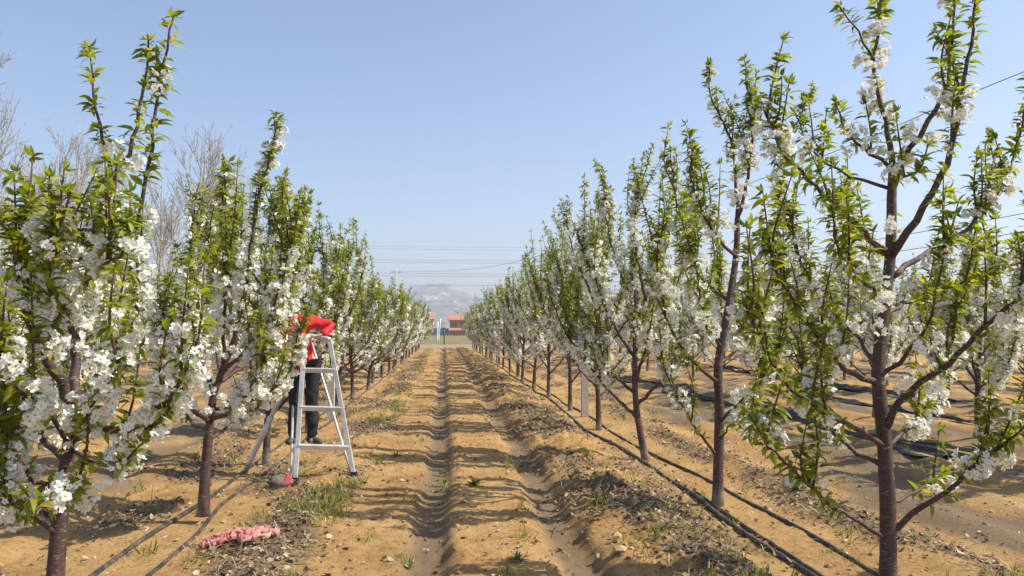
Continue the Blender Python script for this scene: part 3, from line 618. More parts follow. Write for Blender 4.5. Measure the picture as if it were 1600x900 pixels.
# ------------------------------------------------------------------ bare trees beyond the orchard on the left
def bare_tree(rg, H):
    root = empty('bare_tree', (0, 0, 0)); tk = MB(); tw = MB(); bd = MB()
    sway = rg.normal(size=2) * .3; TP = catmull([(0, 0, -.2), (sway[0] * .3, sway[1] * .3, H * .35), (sway[0], sway[1], H * .7), (sway[0] * 1.2, sway[1] * 1.2, H)], .5)
    tk.tube(TP, np.linspace(.13, .012, len(TP)), 6); tips = []
    for i in range(30):
        t = rg.uniform(.1, .8); p, T, L = along(TP, np.array([t * H])); p = p[0]; a = rg.random() * 6.28; bl = (1 - t * .75) * H * rg.uniform(.36, .55)
        w_ = rg.uniform(.35, .85); d = norm(np.array([math.cos(a) * w_, math.sin(a) * w_, 1.0])); Q = catmull([p, p + d * bl * .5 + rg.normal(size=3) * .1, p + d * bl + np.array([0, 0, .15 * bl])], .4)
        tw.tube(Q, np.linspace((.036 * (1.1 - t * .6)), .009, len(Q)), 4, cap=False)
        for k in range(int(5 + bl * 4)):
            q, T, _ = along(Q, np.array([rg.uniform(.2, 1) * bl])); q = q[0]; T = T[0]; d2 = norm(T + rg.normal(size=3) * .42 + np.array([0, 0, .3])); l2 = rg.uniform(.4, 1.2)
            R = np.stack([q, q + d2 * l2 * .5 + rg.normal(size=3) * .03, q + d2 * l2]); tw.tube(R, [.012, .01, .007], 3, cap=False)
            for j in range(2):
                e = q + d2 * l2 * rg.uniform(.3, .9); d3 = norm(d2 + rg.normal(size=3) * .5); tw.tube(np.stack([e, e + d3 * rg.uniform(.15, .4)]), [.009, .006], 3, cap=False)
                c = e + d3 * .1; s = .018; bd.add([c + np.array(o) * s for o in ((1, 0, 0), (-1, 0, 0), (0, 1, 0), (0, -1, 0), (0, 0, 1.4), (0, 0, -1.4))], [(0, 2, 4), (2, 1, 4), (1, 3, 4), (3, 0, 4), (2, 0, 5), (1, 2, 5), (3, 1, 5), (0, 3, 5)])
    tk.build('trunk', M['bare'], root); set_props(tw.build('crown', M['bare'], root), kind='stuff'); set_props(bd.build('buds', M['bud'], root), kind='stuff')
    return root
BT = [bare_tree(np.random.default_rng(300 + i), 10.0) for i in range(3)]; used = [False] * 3
spots = [(-25, 75, 28, 'big bare tree cut by the left edge of the picture'), (40, 235, 34, 'low bare tree right of the one at the left edge'), (88, 205, 37, 'bare tree showing left of the nearest left leader shoot'),
         (125, 190, 40, 'bare tree behind the leftmost leader shoot'), (190, 240, 41, 'bare tree behind the two tallest shoots on the left'), (255, 265, 42, 'low bare tree between two tall left shoots'), (312, 190, 38, 'tallest slender bare tree between the first two left cherry trees'),
         (350, 235, 44, 'bare tree just right of the tall slender one'), (385, 270, 47, 'rightmost small bare tree beside the white shoot'), (10, 300, 45, 'far bare tree low at the left edge')]
for i, (px, py, Y, lab) in enumerate(spots):
    p = at(px, py, Y); k = i % 3
    if not used[k]: o = BT[k]; used[k] = True; o.location = (p.x, Y, 0)
    else: o = copy_tree(BT[k], (p.x, Y, 0), 0, (1, 1), lab, '')
    o.rotation_euler = (0, 0, i * 1.3); s = p.z / 10.0; o.scale = (s * .9, s * .9, s); set_props(o, lab, 'bare tree', 'bare trees beyond the orchard')

# ------------------------------------------------------------------ concrete posts
pm = MB(); pm.box((0, 0, 1.5), (.125, .11, 3.3), taper=.86); post_me = pm.mesh('concrete_post', M['concrete'], False)
def post(X, y, H, lab, grp):
    o = link('concrete_post', post_me, None, (X, y, gz(X, y))); o.scale = (1, 1, H / 3.15); set_props(o, lab, 'post', grp); return o
g1 = 'concrete posts along the track rows'
post(2.56, 13.3, 3.06, 'tall pale concrete post among the right row trees', g1); post(-2.02, 13.4, 3.3, 'tall cream concrete post behind the ladder', g1)
post(-2.17, 25, 3.1, 'concrete post in the left row, next beyond the tall one behind the ladder', g1); post(2.5, 25, 3.0, 'concrete post in the right row, next beyond the tall pale one', g1)
for y in (33, 41, 49, 57): post(-2.15, y, 3.0, 'small concrete post far down the left row, %s from the track end' % {33: 'fourth', 41: 'third', 49: 'second', 57: 'first'}[y], 'far posts of the left row'); post(2.5, y + 1, 3.0, 'small concrete post far down the right row, %s from the track end' % {33: 'fourth', 41: 'third', 49: 'second', 57: 'first'}[y], 'far posts of the right row')
for px, Y in ((82, 11.8), (109, 13.6)): p = at(px, 600, Y); post(p.x, Y, 2.4, {82: 'leftmost concrete post behind the forked cherry trunk', 109: 'thin concrete post right of the leftmost one, behind the forked trunk'}[px], 'posts behind the left row')
for px, Y in ((1233, 17.5), (1195, 20.5), (1285, 22)): p = at(px, 600, Y); post(p.x, Y, 2.5, {1233: 'pale concrete post between the two nearest right trees, in the row behind', 1195: 'concrete post just left of the pale one in the row behind the right trees', 1285: 'concrete post just right of the pale one in the row behind the right trees'}[px], 'posts behind the right row')

# ------------------------------------------------------------------ hoses
def hose(xf, y0, y1, r, lab, amp=.05, seed=1, lift=0.0):
    yy = np.arange(y0, y1, .12); n = vnoise(yy * .7, yy * 0, seed) - .5; xx = np.array([xf(v) for v in yy]) + amp * n * 2
    zz = ground_h(xx, yy); k = np.ones(7) / 7; zz = np.maximum(np.convolve(np.pad(zz, 3, mode='edge'), k, 'valid'), zz - .01) + r * (.1 + 1.1 * vnoise(yy * 1.3, yy * 0, seed + 40)) + lift
    mb = MB(); mb.tube(np.stack([xx, yy, zz], 1), r, 8); set_props(mb.build('irrigation_hose', M['hose']), lab, 'hose', 'irrigation hoses')
hose(lambda y: 2.36 if y < 9.5 else 2.36 - .12 * math.sin((y - 9.5) * .8) * max(0, 1 - abs(y - 11.5) / 2), 2.2, 62, .02, 'black hose left of the right row trunks, winding past the concrete post', .06, 3)
hose(lambda y: 2.45 - .04 * max(0, min(1, (7 - y))), 2.2, 7.2, .016, 'thin second black hose lying against the thick right hose near the bottom', .03, 4)
hose(lambda y: 2.82 - .2 * min(1, max(0, (y - 8) / 2)), 2.2, 62, .017, 'black hose right of the right row trunks', .06, 6)
hose(lambda y: -2.24, 2.2, 60, .019, 'black hose passing the left side of the second left trunk', .05, 9)
hose(lambda y: -1.94 - .05 * min(1, max(0, (y - 6))), 2.2, 40, .016, 'black hose between the second left trunk and the pink netting', .05, 12)

# ------------------------------------------------------------------ black plastic film beside the second right row
def film(x0, x1, y0, y1, lab, seed):
    xs = np.linspace(x0, x1, 46); ys = np.arange(y0, y1, .09); GX, GY = np.meshgrid(xs, ys)
    w = GX + .7 * (vnoise(GY * .35, GX * 0, seed) - .5) + .9 * (vnoise(GY * 1.4, GX * 0, seed + 2) - .5) * (GX - (x0 + x1) / 2)
    z = ground_h(w, GY) - .012 + .14 * np.abs(fbm(GX * 2.2, GY * .7, seed, 4) - .47) * 2 + .035 * np.sin(GX * 26 + 5 * vnoise(GY * .7, GX * .5, seed + 5))
    nx, ny = len(xs), len(ys); I = (np.arange(ny - 1)[:, None] * nx + np.arange(nx - 1)[None, :]).ravel(); fq = np.stack([I, I + 1, I + nx + 1, I + nx], 1)
    o = link('plastic_film', raw_mesh('plastic_film', np.stack([w.ravel(), GY.ravel(), z.ravel()], 1), fq.ravel(), np.full(len(fq), 4), M['film']))
    sm = o.modifiers.new('thick', 'SOLIDIFY'); sm.thickness = .004; set_props(o, lab, 'plastic film', 'rolled-out black film')
film(5.7, 6.5, 8.6, 24, 'crumpled black plastic film on the ground behind the nearest right trees', 400)
film(8.8, 9.3, 10.5, 20, 'black plastic film strip on the far side of the second right row', 420)
film(10.8, 11.6, 15, 30, 'distant black plastic film strip on the far right', 440)

# ------------------------------------------------------------------ ladder
lad = empty('orchard_ladder', (-1.34, 8.05, gz(-1.34, 8.05))); LB = Vector(lad.location)
def lb(v): return tuple(Vector(v) - LB)
FL, FR = at(461, 748, 7.9), at(553, 738, 8.05); TL, TR = at(476, 532, 8.2), at(515, 531, 8.22); FL.z = gz(FL.x, FL.y); FR.z = gz(FR.x, FR.y)
top = at(484, 524, 8.25)
def lbar(nm, a, b_, w, d): mb = MB(); mb.bar(lb(a), lb(b_), w, d, (0, 1, .2)); o = mb.build(nm, M['alu'], lad, None, False); bv = o.modifiers.new('bevel', 'BEVEL'); bv.width = .006; bv.segments = 2; return o
lbar('stile', FL, TL, .05, .03); lbar('stile', FR, TR, .048, .03)
for q in (FL, FR):
    mb = MB(); mb.box(lb(q + Vector((0, 0, .02))), (.065, .05, .05)); mb.build('rubber_foot', M['black'], lad, None, False)
mb = MB(); mb.tube(catmull([lb(TL), lb(TL + Vector((.02, 0, .035))), lb(top), lb(TR + Vector((-.02, 0, .015))), lb(TR)], .03), .021, 8); mb.build('top_bar', M['alu'], lad)
for yp, th in ((579, .035), (638, .036), (696, .045)):
    a = FL.lerp(TL, (748 - yp) / (748 - 532)); c = FR.lerp(TR, (738 - yp) / (738 - 531)); lbar('rung', a, c, .05, th)
back = at(480, 524, 8.32)
BLt, BRt = at(461, 548, 8.5), at(487, 536, 8.5); BLf, BRf = at(454, 745, 8.0), at(548, 737, 8.12); BLf.z = gz(BLf.x, BLf.y); BRf.z = gz(BRf.x, BRf.y)
for a, c in ((BLf, BLt), (BRf, BRt)): mb = MB(); mb.tube(catmull([lb(a), lb(c)], .2), .014, 8); mb.build('brace', M['alu'], lad)
mb = MB(); mb.tube(catmull([lb(BLt), lb(BLt.lerp(BRt, .5)), lb(BRt)], .1), .014, 8); mb.build('brace_bar', M['alu'], lad)
STEPZ = .34
sa = BLf.lerp(BLt, (STEPZ - BLf.z) / (BLt.z - BLf.z)); sc_ = BRf.lerp(BRt, (STEPZ - BRf.z) / (BRt.z - BRf.z)); mb = MB(); mb.bar(lb(sa - Vector((0, 0, .015))), lb(sc_ - Vector((0, 0, .015))), .07, .03, (0, 0, 1)); mb.build('back_step', M['alu'], lad, None, False)
foot = at(382, 730, 8.5); foot.z = gz(foot.x, foot.y); mid = foot.lerp(top, .4)
mb = MB(); mb.tube(catmull([lb(foot), lb(mid)], .2), .031, 10); mb.build('rear_leg', M['alu'], lad)
mb = MB(); mb.tube(catmull([lb(mid - (top - foot) * .06), lb(top)], .2), .025, 10); mb.build('rear_leg_inner_tube', M['alu'], lad)
mb = MB(); mb.tube(catmull([lb(mid - (top - foot) * .02), lb(mid + (top - foot) * .015)], .2), .036, 10); mb.build('clamp_collar', M['alu'], lad)
set_props(lad, 'white aluminium tripod orchard ladder standing under the left row', 'ladder')

# ------------------------------------------------------------------ person on the ladder
def skin_obj(name, verts, edges, radii, mat, parent, sub=2, rootv=0):
    me = bpy.data.meshes.new(name); me.from_pydata(verts, edges, []); o = link(name, me, parent)
    o.modifiers.new('skin', 'SKIN').use_smooth_shade = True
    if not me.skin_vertices: me.skin_vertices.new()
    for i, r in enumerate(radii): d = me.skin_vertices[0].data[i]; d.radius = r if isinstance(r, tuple) else (r, r); d.use_root = (i == rootv)
    s = o.modifiers.new('sub', 'SUBSURF'); s.levels = sub; s.render_levels = sub; me.materials.append(mat); return o
PX, PY = -1.55, 8.33
per = empty('person', (PX, PY, STEPZ))
hip = (.0, .06, .93); chest = (-.12, .05, 1.22); neck = (-.19, .03, 1.43); head = (-.235, 0, 1.585)
lsh, rsh = (.03, .05, 1.36), (-.36, .05, 1.36)
body_v = [hip, (-.05, .06, 1.06), chest, (-.17, .04, 1.37), neck, (-.225, .0, 1.53), (-.24, -.01, 1.64),                               # 0-6 torso, head
          lsh, (.31, .02, 1.3), (.2, -.1, 1.2), (.13, -.12, 1.19), rsh, (-.5, -.02, 1.16), (-.42, -.22, 1.32), (-.38, -.28, 1.36),     # 7-14 arms
          (.085, .05, .86), (.09, .0, .5), (.1, .0, .05), (.12, -.1, .03), (-.09, .05, .86), (-.1, 0, .5), (-.11, .02, .05), (-.12, -.1, .03)]
body_e = [(0, 1), (1, 2), (2, 3), (3, 4), (4, 5), (5, 6), (3, 7), (7, 8), (8, 9), (9, 10), (3, 11), (11, 12), (12, 13), (13, 14), (0, 15), (15, 16), (16, 17), (17, 18), (0, 19), (19, 20), (20, 21), (21, 22)]
body_r = [(.1, .08), (.09, .07), (.1, .07), (.08, .055), .045, (.075, .09), (.07, .08), .04, .024, .018, .022, .045, .034, .026, .026, .085, .058, .042, .03, .085, .058, .042, .03]
skin_obj('body', body_v, body_e, body_r, M['skin'], per)
J = [0, 1, 2, 3, 7, 8, 9, 11, 12, 13]; jm = {k: i for i, k in enumerate(J)}
skin_obj('jacket', [(0, .06, .74)] + [body_v[k] for k in J[1:]], [(jm[a], jm[b_]) for a, b_ in body_e if a in jm and b_ in jm], [(.18, .14), (.17, .135), (.175, .14), (.135, .11), (.095, .08), (.05, .055), .045, .088, .074, .058], M['red'], per)
T = [0, 15, 16, 17, 19, 20, 21]; tm = {k: i for i, k in enumerate(T)}
skin_obj('trousers', [body_v[k] for k in T], [(tm[a], tm[b_]) for a, b_ in body_e if a in tm and b_ in tm], [(.145, .115), .095, .072, .066, .095, .072, .066], M['black'], per)
ctex = bpy.data.textures.new('cloth_folds', 'CLOUDS'); ctex.noise_scale = .11; ctex.noise_depth = 3
for o in per.children:
    if o.name.split('.')[0] in ('jacket', 'trousers'): dm = o.modifiers.new('folds', 'DISPLACE'); dm.texture = ctex; dm.strength = .04; dm.mid_level = .5; o.modifiers['sub'].render_levels = 3
for sx, dx in ((.1, .12), (-.11, -.03)): skin_obj('shoe', [(sx - dx * .5, .06, .045), (sx + dx * .3, -.05, .045), (sx + dx, -.15, .035)], [(0, 1), (1, 2)], [(.045, .045), (.048, .042), (.04, .03)], M['shoe'], per)
def ball(name, c, s, mat, parent, zmin=-1, lvl=(16, 10)):
    mb = MB(); a = np.linspace(0, 2 * np.pi, lvl[0], endpoint=False); t0 = math.asin(max(-1, zmin)); P = []
    for t in np.linspace(t0, np.pi / 2 - .02, lvl[1]): P += [(c[0] + s[0] * math.cos(t) * math.cos(q), c[1] + s[1] * math.cos(t) * math.sin(q), c[2] + s[2] * math.sin(t)) for q in a]
    n = lvl[0]; mb.add(P, [(i * n + j, i * n + (j + 1) % n, (i + 1) * n + (j + 1) % n, (i + 1) * n + j) for i in range(lvl[1] - 1) for j in range(n)] + [tuple((lvl[1] - 1) * n + j for j in range(n))]); return mb.build(name, mat, parent)
hc = (-.24, -.005, 1.585)
ball('hair', (hc[0], hc[1] + .02, hc[2] + .01), (.088, .1, .115), M['hair'], per, -.35)
cp = ball('cap', (hc[0], hc[1] + .005, hc[2] + .05), (.098, .112, .09), M['cap'], per, 0.0)
mb = MB(); mb.tube([(hc[0] - .07, hc[1] - .1, hc[2] + .055), (hc[0], hc[1] - .15, hc[2] + .05), (hc[0] + .07, hc[1] - .1, hc[2] + .055)], [.01, .012, .01], 6); mb.add([(hc[0] - .08, hc[1] - .07, hc[2] + .058), (hc[0] + .08, hc[1] - .07, hc[2] + .058), (hc[0] + .06, hc[1] - .16, hc[2] + .045), (hc[0] - .06, hc[1] - .16, hc[2] + .045)], [(0, 1, 2, 3)]); mb.build('brim', M['cap'], cp)
skin_obj('nose', [(hc[0], hc[1] - .075, hc[2] + .015), (hc[0], hc[1] - .105, hc[2] - .025)], [(0, 1)], [.01, .017], M['skin'], per)
for s in (-1, 1):
    ball('eye', (hc[0] + s * .032, hc[1] - .083, hc[2] + .01), (.012, .008, .009), M['hair'], per, -1, (8, 6)); ball('ear', (hc[0] + s * .085, hc[1] + .01, hc[2] - .01), (.012, .022, .034), M['skin'], per, -1, (8, 6))
mb = MB(); mb.tube([(hc[0] - .028, hc[1] - .082, hc[2] - .055), (hc[0], hc[1] - .09, hc[2] - .057), (hc[0] + .028, hc[1] - .082, hc[2] - .055)], .006, 6); mb.build('mouth', M['brick'], per)
for k, sgn in ((10, 1), (14, -1)):
    w = Vector(body_v[k]); el = Vector(body_v[k - 1]); fd = (w - el).normalized(); sd = fd.cross(Vector((0, 0, 1))).normalized()
    for j in range(4):
        a = w + sd * (j - 1.5) * .019; ln = (.062, .07, .066, .05)[j]
        skin_obj('finger', [tuple(a), tuple(a + fd * ln * .5 + Vector((0, 0, .004))), tuple(a + fd * ln - Vector((0, 0, .02)))], [(0, 1), (1, 2)], [.0095, .009, .0075], M['skin'], per, 1)
    a = w + sd * sgn * -.03; skin_obj('thumb', [tuple(a - fd * .02), tuple(a + fd * .015 + sd * sgn * -.02), tuple(a + fd * .045 - sd * sgn * .018)], [(0, 1), (1, 2)], [.011, .01, .008], M['skin'], per, 1)
set_props(per, 'person in red jacket and black trousers on the ladder, half hidden by blossom', 'person')

# ------------------------------------------------------------------ pink netting, grey rag
rg = np.random.default_rng(77); net = empty('pink_netting', (-1.55, 5.7, gz(-1.55, 5.7))); NB = np.array(net.location)
for k in range(24):
    c = np.array([rg.uniform(-.22, .24), rg.uniform(-.12, .12)]); a = rg.normal() * .45; L = rg.uniform(.12, .26); n = 12; t = np.linspace(-1, 1, n)
    cx = c[0] + t * L * math.cos(a) * .6 + .03 * np.sin(t * 5 + k); cy = c[1] + t * L * math.sin(a) * .4 + .025 * np.cos(t * 4 + k * 2); w = .016 + .012 * np.sin(t * 6 + k) + .004
    zz = ground_h(cx + NB[0], cy + NB[1]) - NB[2] + .012 + .035 * np.exp(-((cx / .2) ** 2 + (cy / .1) ** 2)) * (.4 + .6 * rg.random()) + .014 * np.abs(np.sin(t * 7 + k)); P = []
    for s, dz in ((-1, .0), (-.35, .022), (.35, .012), (1, .002)): P.append(np.stack([cx + s * w * math.sin(a) * .5, cy + s * w, zz + dz + .008 * np.sin(t * 9 + s * 3)], 1))
    P = np.concatenate(P); mb = MB(); mb.add(P, [(r * n + j, r * n + j + 1, (r + 1) * n + j + 1, (r + 1) * n + j) for r in range(3) for j in range(n - 1)]); o = mb.build('fold', M['pink'], net); s_ = o.modifiers.new('thick', 'SOLIDIFY'); s_.thickness = .003
net.scale = (.82, 1, 1.25); set_props(net, 'crumpled heap of pink netting strips lying on the ground', 'netting')
def lump(name, c, s, mat, parent, seed, k=.35):
    mb = MB(); n = 20; m_ = 12; P = []
    for i in range(m_):
        t = -np.pi / 2 + np.pi * i / (m_ - 1)
        for j in range(n):
            a = 2 * np.pi * j / n; d = np.array([math.cos(t) * math.cos(a), math.cos(t) * math.sin(a), math.sin(t)]); r = 1 + k * (float(fbm(np.array(d[0] * 2.2 + d[2] + seed), np.array(d[1] * 2.2 - d[2] * .7 + 9), seed)) - .47) * 2
            P.append((c[0] + d[0] * s[0] * r, c[1] + d[1] * s[1] * r, c[2] + d[2] * s[2] * r))
    mb.add(P, [(i * n + j, i * n + (j + 1) % n, (i + 1) * n + (j + 1) % n, (i + 1) * n + j) for i in range(m_ - 1) for j in range(n)]); return mb.build(name, mat, parent)
rag = empty('grey_rag_bundle', (-1.66, 7.72, gz(-1.66, 7.72))); lump('bundle', (0, 0, .045), (.12, .09, .06), M['rag'], rag, 3, .8); lump('red_lining', (.085, -.035, .05), (.035, .03, .05), M['red'], rag, 8, 1.1)
set_props(rag, 'grey rag bundle with a red corner at the ladder foot', 'rag')
p = at(606, 553, 27.5); rb = empty('pink_rag', (p.x, 27.5, p.z - .3)); lump('cloth', (0, 0, .3), (.16, .1, .3), M['pink'], rb, 5, .5); set_props(rb, 'small pink rag hanging low on a far trunk of the left row', 'rag')

# ------------------------------------------------------------------ ground scatter
rg = np.random.default_rng(55)
def ico():
    p = (1 + 5 ** .5) / 2; V = norm(np.array([(-1, p, 0), (1, p, 0), (-1, -p, 0), (1, -p, 0), (0, -1, p), (0, 1, p), (0, -1, -p), (0, 1, -p), (p, 0, -1), (p, 0, 1), (-p, 0, -1), (-p, 0, 1)], float))
    Fc = np.array([(0, 11, 5), (0, 5, 1), (0, 1, 7), (0, 7, 10), (0, 10, 11), (1, 5, 9), (5, 11, 4), (11, 10, 2), (10, 7, 6), (7, 1, 8), (3, 9, 4), (3, 4, 2), (3, 2, 6), (3, 6, 8), (3, 8, 9), (4, 9, 5), (2, 4, 11), (6, 2, 10), (8, 6, 7), (9, 8, 1)]); return V, Fc
def scatter(n, dens, y0, y1, x0, x1):
    y = np.exp(rg.uniform(math.log(y0), math.log(y1), n)); x = rg.uniform(x0, x1, n); k = rg.random(n) < dens(x, y); return x[k], y[k]
def rough_d(x, y):
    g = lambda c, w: np.exp(-((x - c) / w) ** 2)
    return np.clip(g(1.6, .35) * .9 * smooth(.38, .55, fbm(x * 2, y * 1.2, 61)) + .5 * g(.15, .07) + .35 * g(.7, .09) + .12 * g(-.45, .25) + .5 * g(1.2, .1) + .25 * g(-1.2, .3) + .1 + (np.abs(x) > 3) * .12 * smooth(.45, .6, fbm(x * 1.2, y, 62)), 0, 1)
Vi, Fi = ico(); parts_ = []; off = 0; AV, AF = [], []
x, y = scatter(95000, rough_d, 3.3, 40, -6, 7)
s = (.003 + .015 * rg.random(len(x)) ** 4) * (1 + y * .03); big = rg.random(len(x)) < .03; s = np.where(big & (x > 1), s * 2.6, s)
for k in range(4):
    sel = np.arange(len(x)) % 4 == k; Vk = Vi * (1 + .9 * (rg.random((12, 1)) - .5)) * np.array([1, 1, .7]); d = norm(rg.normal(size=(sel.sum(), 3)) * np.array([.5, .5, .3]) + np.array([0, 0, 1]))
    a, f = instances(Vk, Fi, np.stack([x[sel], y[sel], ground_h(x[sel], y[sel]) + s[sel] * .25], 1), frames_z(d, rg), s[sel]); AV.append(a); AF.append(f + off); off += len(a)
Fa = np.concatenate(AF); set_props(link('soil_clods', raw_mesh('soil_clods', np.concatenate(AV), Fa.ravel(), np.full(len(Fa), 3), M['clod'], None, False)), 'loose clods of sandy soil along the track', 'soil clods', kind='stuff')
# dead leaves and straw
x, y = scatter(130000, lambda x, y: np.clip(litter_f(x, y) * .8 + .03, 0, 1), 3.2, 45, -3.6, 4.3); n = len(x)
q = np.array([(-.5, -.3, .12), (.1, -.42, 0), (.55, 0, .16), (.1, .4, .02), (-.5, .25, .2), (0, 0, -.05)]); qf = np.array([(0, 1, 5), (1, 2, 5), (2, 3, 5), (3, 4, 5), (4, 0, 5)])
d = norm(rg.normal(size=(n, 3)) * np.array([.55, .55, .2]) + np.array([0, 0, 1])); s = (.014 + .034 * rg.random(n) ** 2.5) * (1 + y * .015); a, f = instances(q, qf, np.stack([x, y, ground_h(x, y) + s * .15 + .02 * rg.random(n) ** 2], 1), frames_z(d, rg), s)
set_props(link('leaf_litter', raw_mesh('leaf_litter', a, f.ravel(), np.full(len(f), 3), M['litter'])), 'dry brown leaf litter along the tree rows', 'leaf litter', kind='stuff')
x, y = scatter(80000, lambda x, y: np.clip(litter_f(x, y) * .9 + .006, 0, 1), 3.2, 40, -3.6, 4.3); n = len(x)
st = np.array([(-.02, -.5, 0), (.02, -.5, 0), (.02, 0, .09), (-.02, 0, .09), (.015, .5, 0), (-.015, .5, 0)]); sf = np.array([(0, 1, 2), (0, 2, 3), (3, 2, 4), (3, 4, 5)])
d = norm(np.stack([rg.normal(size=n), rg.normal(size=n), rg.normal(size=n) * .22], 1)); a, f = instances(st, sf, np.stack([x, y, ground_h(x, y) + .008 + .025 * rg.random(n) ** 2], 1), frames(d, np.tile([0, 0, 1.], (n, 1))), .05 + .13 * rg.random(n) ** 1.5)
set_props(link('straw', raw_mesh('straw', a, f.ravel(), np.full(len(f), 3), M['litter'])), 'dry straw and twigs lying along the tree rows', 'straw', kind='stuff')
# fallen petals
def petal_d(x, y): return np.clip(.75 * np.exp(-((x - ROW_R + .15) / .35) ** 2) * smooth(.42, .6, fbm(x * 2, y * 1.5, 66)) + .3 * np.exp(-((x - ROW_L) / .4) ** 2) + .03, 0, 1)
x, y = scatter(9000, petal_d, 3.3, 40, -4, 5); n = len(x); V, P, S = FLOWERS[2]
d = norm(rg.normal(size=(n, 3)) * .5 + np.array([0, 0, 1])); a, f = instances(V[:9], P[:6], np.stack([x, y, ground_h(x, y) + .012], 1), frames_z(d, rg), .009 + .011 * rg.random(n))
set_props(link('fallen_petals', raw_mesh('fallen_petals', a, f.ravel(), np.full(len(f), 3), M['petal'])), 'white petals fallen on the soil below the trees', 'petals', kind='stuff')
# grass weeds
def blades(cx, cy, nb, hgt, spread, rg):
    n = len(cx) * nb; X = np.repeat(cx, nb) + rg.normal(size=n) * spread; Yv = np.repeat(cy, nb) + rg.normal(size=n) * spread; H = np.repeat(hgt, nb) * (.5 + .7 * rg.random(n))
    d = norm(np.stack([rg.normal(size=n) * .5, rg.normal(size=n) * .5, np.ones(n)], 1)); return instances(np.array([(-.045, 0, 0), (.045, 0, 0), (-.04, .5, 0), (.04, .5, 0), (0, .95, -.22)]), np.array([(0, 1, 3), (0, 3, 2), (2, 3, 4)]), np.stack([X, Yv, ground_h(X, Yv) - .005], 1), frames(d, norm(rg.normal(size=(n, 3)))), H)
x, y = scatter(22000, lambda x, y: np.clip((1.5 * np.exp(-((x + 1.02 - .12 * (vnoise(y * .4, x * 0, 91) - .5)) / .2) ** 2) * smooth(.4, .52, fbm(x * .8, y * .55, 92)) * .5 + .06 * np.exp(-((x - 1.75) / .35) ** 2) + .1 * np.exp(-((x - 3.4) / .3) ** 2) * smooth(.5, .6, fbm(x, y * .6, 93)) + .04 * np.exp(-((x + 1.6) / .4) ** 2) + .012), 0, 1), 3.8, 60, -5, 7)
a, f = blades(x, y, 12, .07 + .07 * rg.random(len(x)), .035, rg)
set_props(link('weeds', raw_mesh('weeds', a, f.ravel(), np.full(len(f), 3), M['grass'])), 'yellow-green weeds growing along the left side of the track', 'weeds', kind='stuff')
for px, py, r_, lab in ((638, 880, .06, 'small green weed at the bottom beside the left wheel rut'), (810, 883, .065, 'small green weed at the bottom right of the left wheel rut'), (742, 766, .09, 'spindly green weed on the ridge between the wheel ruts'), (1245, 772, .14, 'low green grass clump left of the nearest right trunk'), (620, 715, .06, 'tiny green weed left of the left wheel rut')):
    dd = at(px, py, 1.0) - Vector((0, 0, CAMZ)); k = -CAMZ / dd.z; X, Yw = dd.x * k, k; w = empty('weed_plant', (X, Yw, gz(X, Yw))); n = 26; az = rg.random(n) * 6.28; el = rg.uniform(.5, 1.4, n)
    d = np.stack([np.cos(az) * np.cos(el), np.sin(az) * np.cos(el), np.sin(el)], 1); a, f = instances(leaf_tmpl(.35, .05, .09)[0], LEAF[0][1], rg.normal(size=(n, 3)) * np.array([.012, .012, 0]), frames(d, np.tile([0, 0, 1.], (n, 1)) + d * 0), r_ * (.7 + .8 * rg.random(n)))
    link('leaves', raw_mesh('leaves', a, f.ravel(), np.full(len(f), 3), M['weed']), w); mb = MB(); mb.tube([(0, 0, -.02), (.002, 0, r_ * .5)], [.004, .002], 5); mb.build('stem', M['weed'], w); set_props(w, lab, 'weed')

# ------------------------------------------------------------------ far end: kerb, posts, wall, houses, wires
mb = MB(); mb.box((0, 69, .08), (16, .25, .2)); set_props(mb.build('white_kerb', M['white'], None, None, False), 'low white kerb across the far end of the track', 'kerb')
for px, pt, pb, Y, lab in ((684, 503, 534, 88, 'thin white pole, left one of the pair at the far end'), (686, 498, 526, 96, 'taller leaning white pole at the far end')):
    a = at(px - 1, pb, Y); a.z = 0; c = at(px + (0 if px < 685 else 2), pt, Y); mb = MB(); mb.tube(catmull([tuple(Vector((0, 0, -.2))), tuple(c - a)], 1), .1, 8); o = mb.build('white_pole', M['white']); o.location = a; set_props(o, lab, 'pole', 'white poles at the far end')
a = at(694, 530, 69.6); mb = MB(); mb.tube([(0, 0, -.1), (0, 0, 1.75)], .06, 8); mb.tube([(0, 0, 1.7), (0, 0, 1.82)], .09, 8); o = mb.build('dark_post', M['hose']); o.location = (a.x, 69.6, 0); set_props(o, 'short dark post at the far end of the track', 'post')
wl_ = empty('blue_wall', (-.9, 203, 0)); mb = MB()
for k in range(6): mb = MB(); mb.box((-1.8 + k * .72, .04 * (k % 2), .95), (.7, .05, 1.7)); mb.build('panel', M['blue'], wl_, None, False)
mb = MB(); mb.box((0, 0, 1.88), (4.4, .3, .14)); mb.build('coping', M['hose'], wl_, None, False); set_props(wl_, 'bright blue sheet metal wall below the far houses', 'wall')
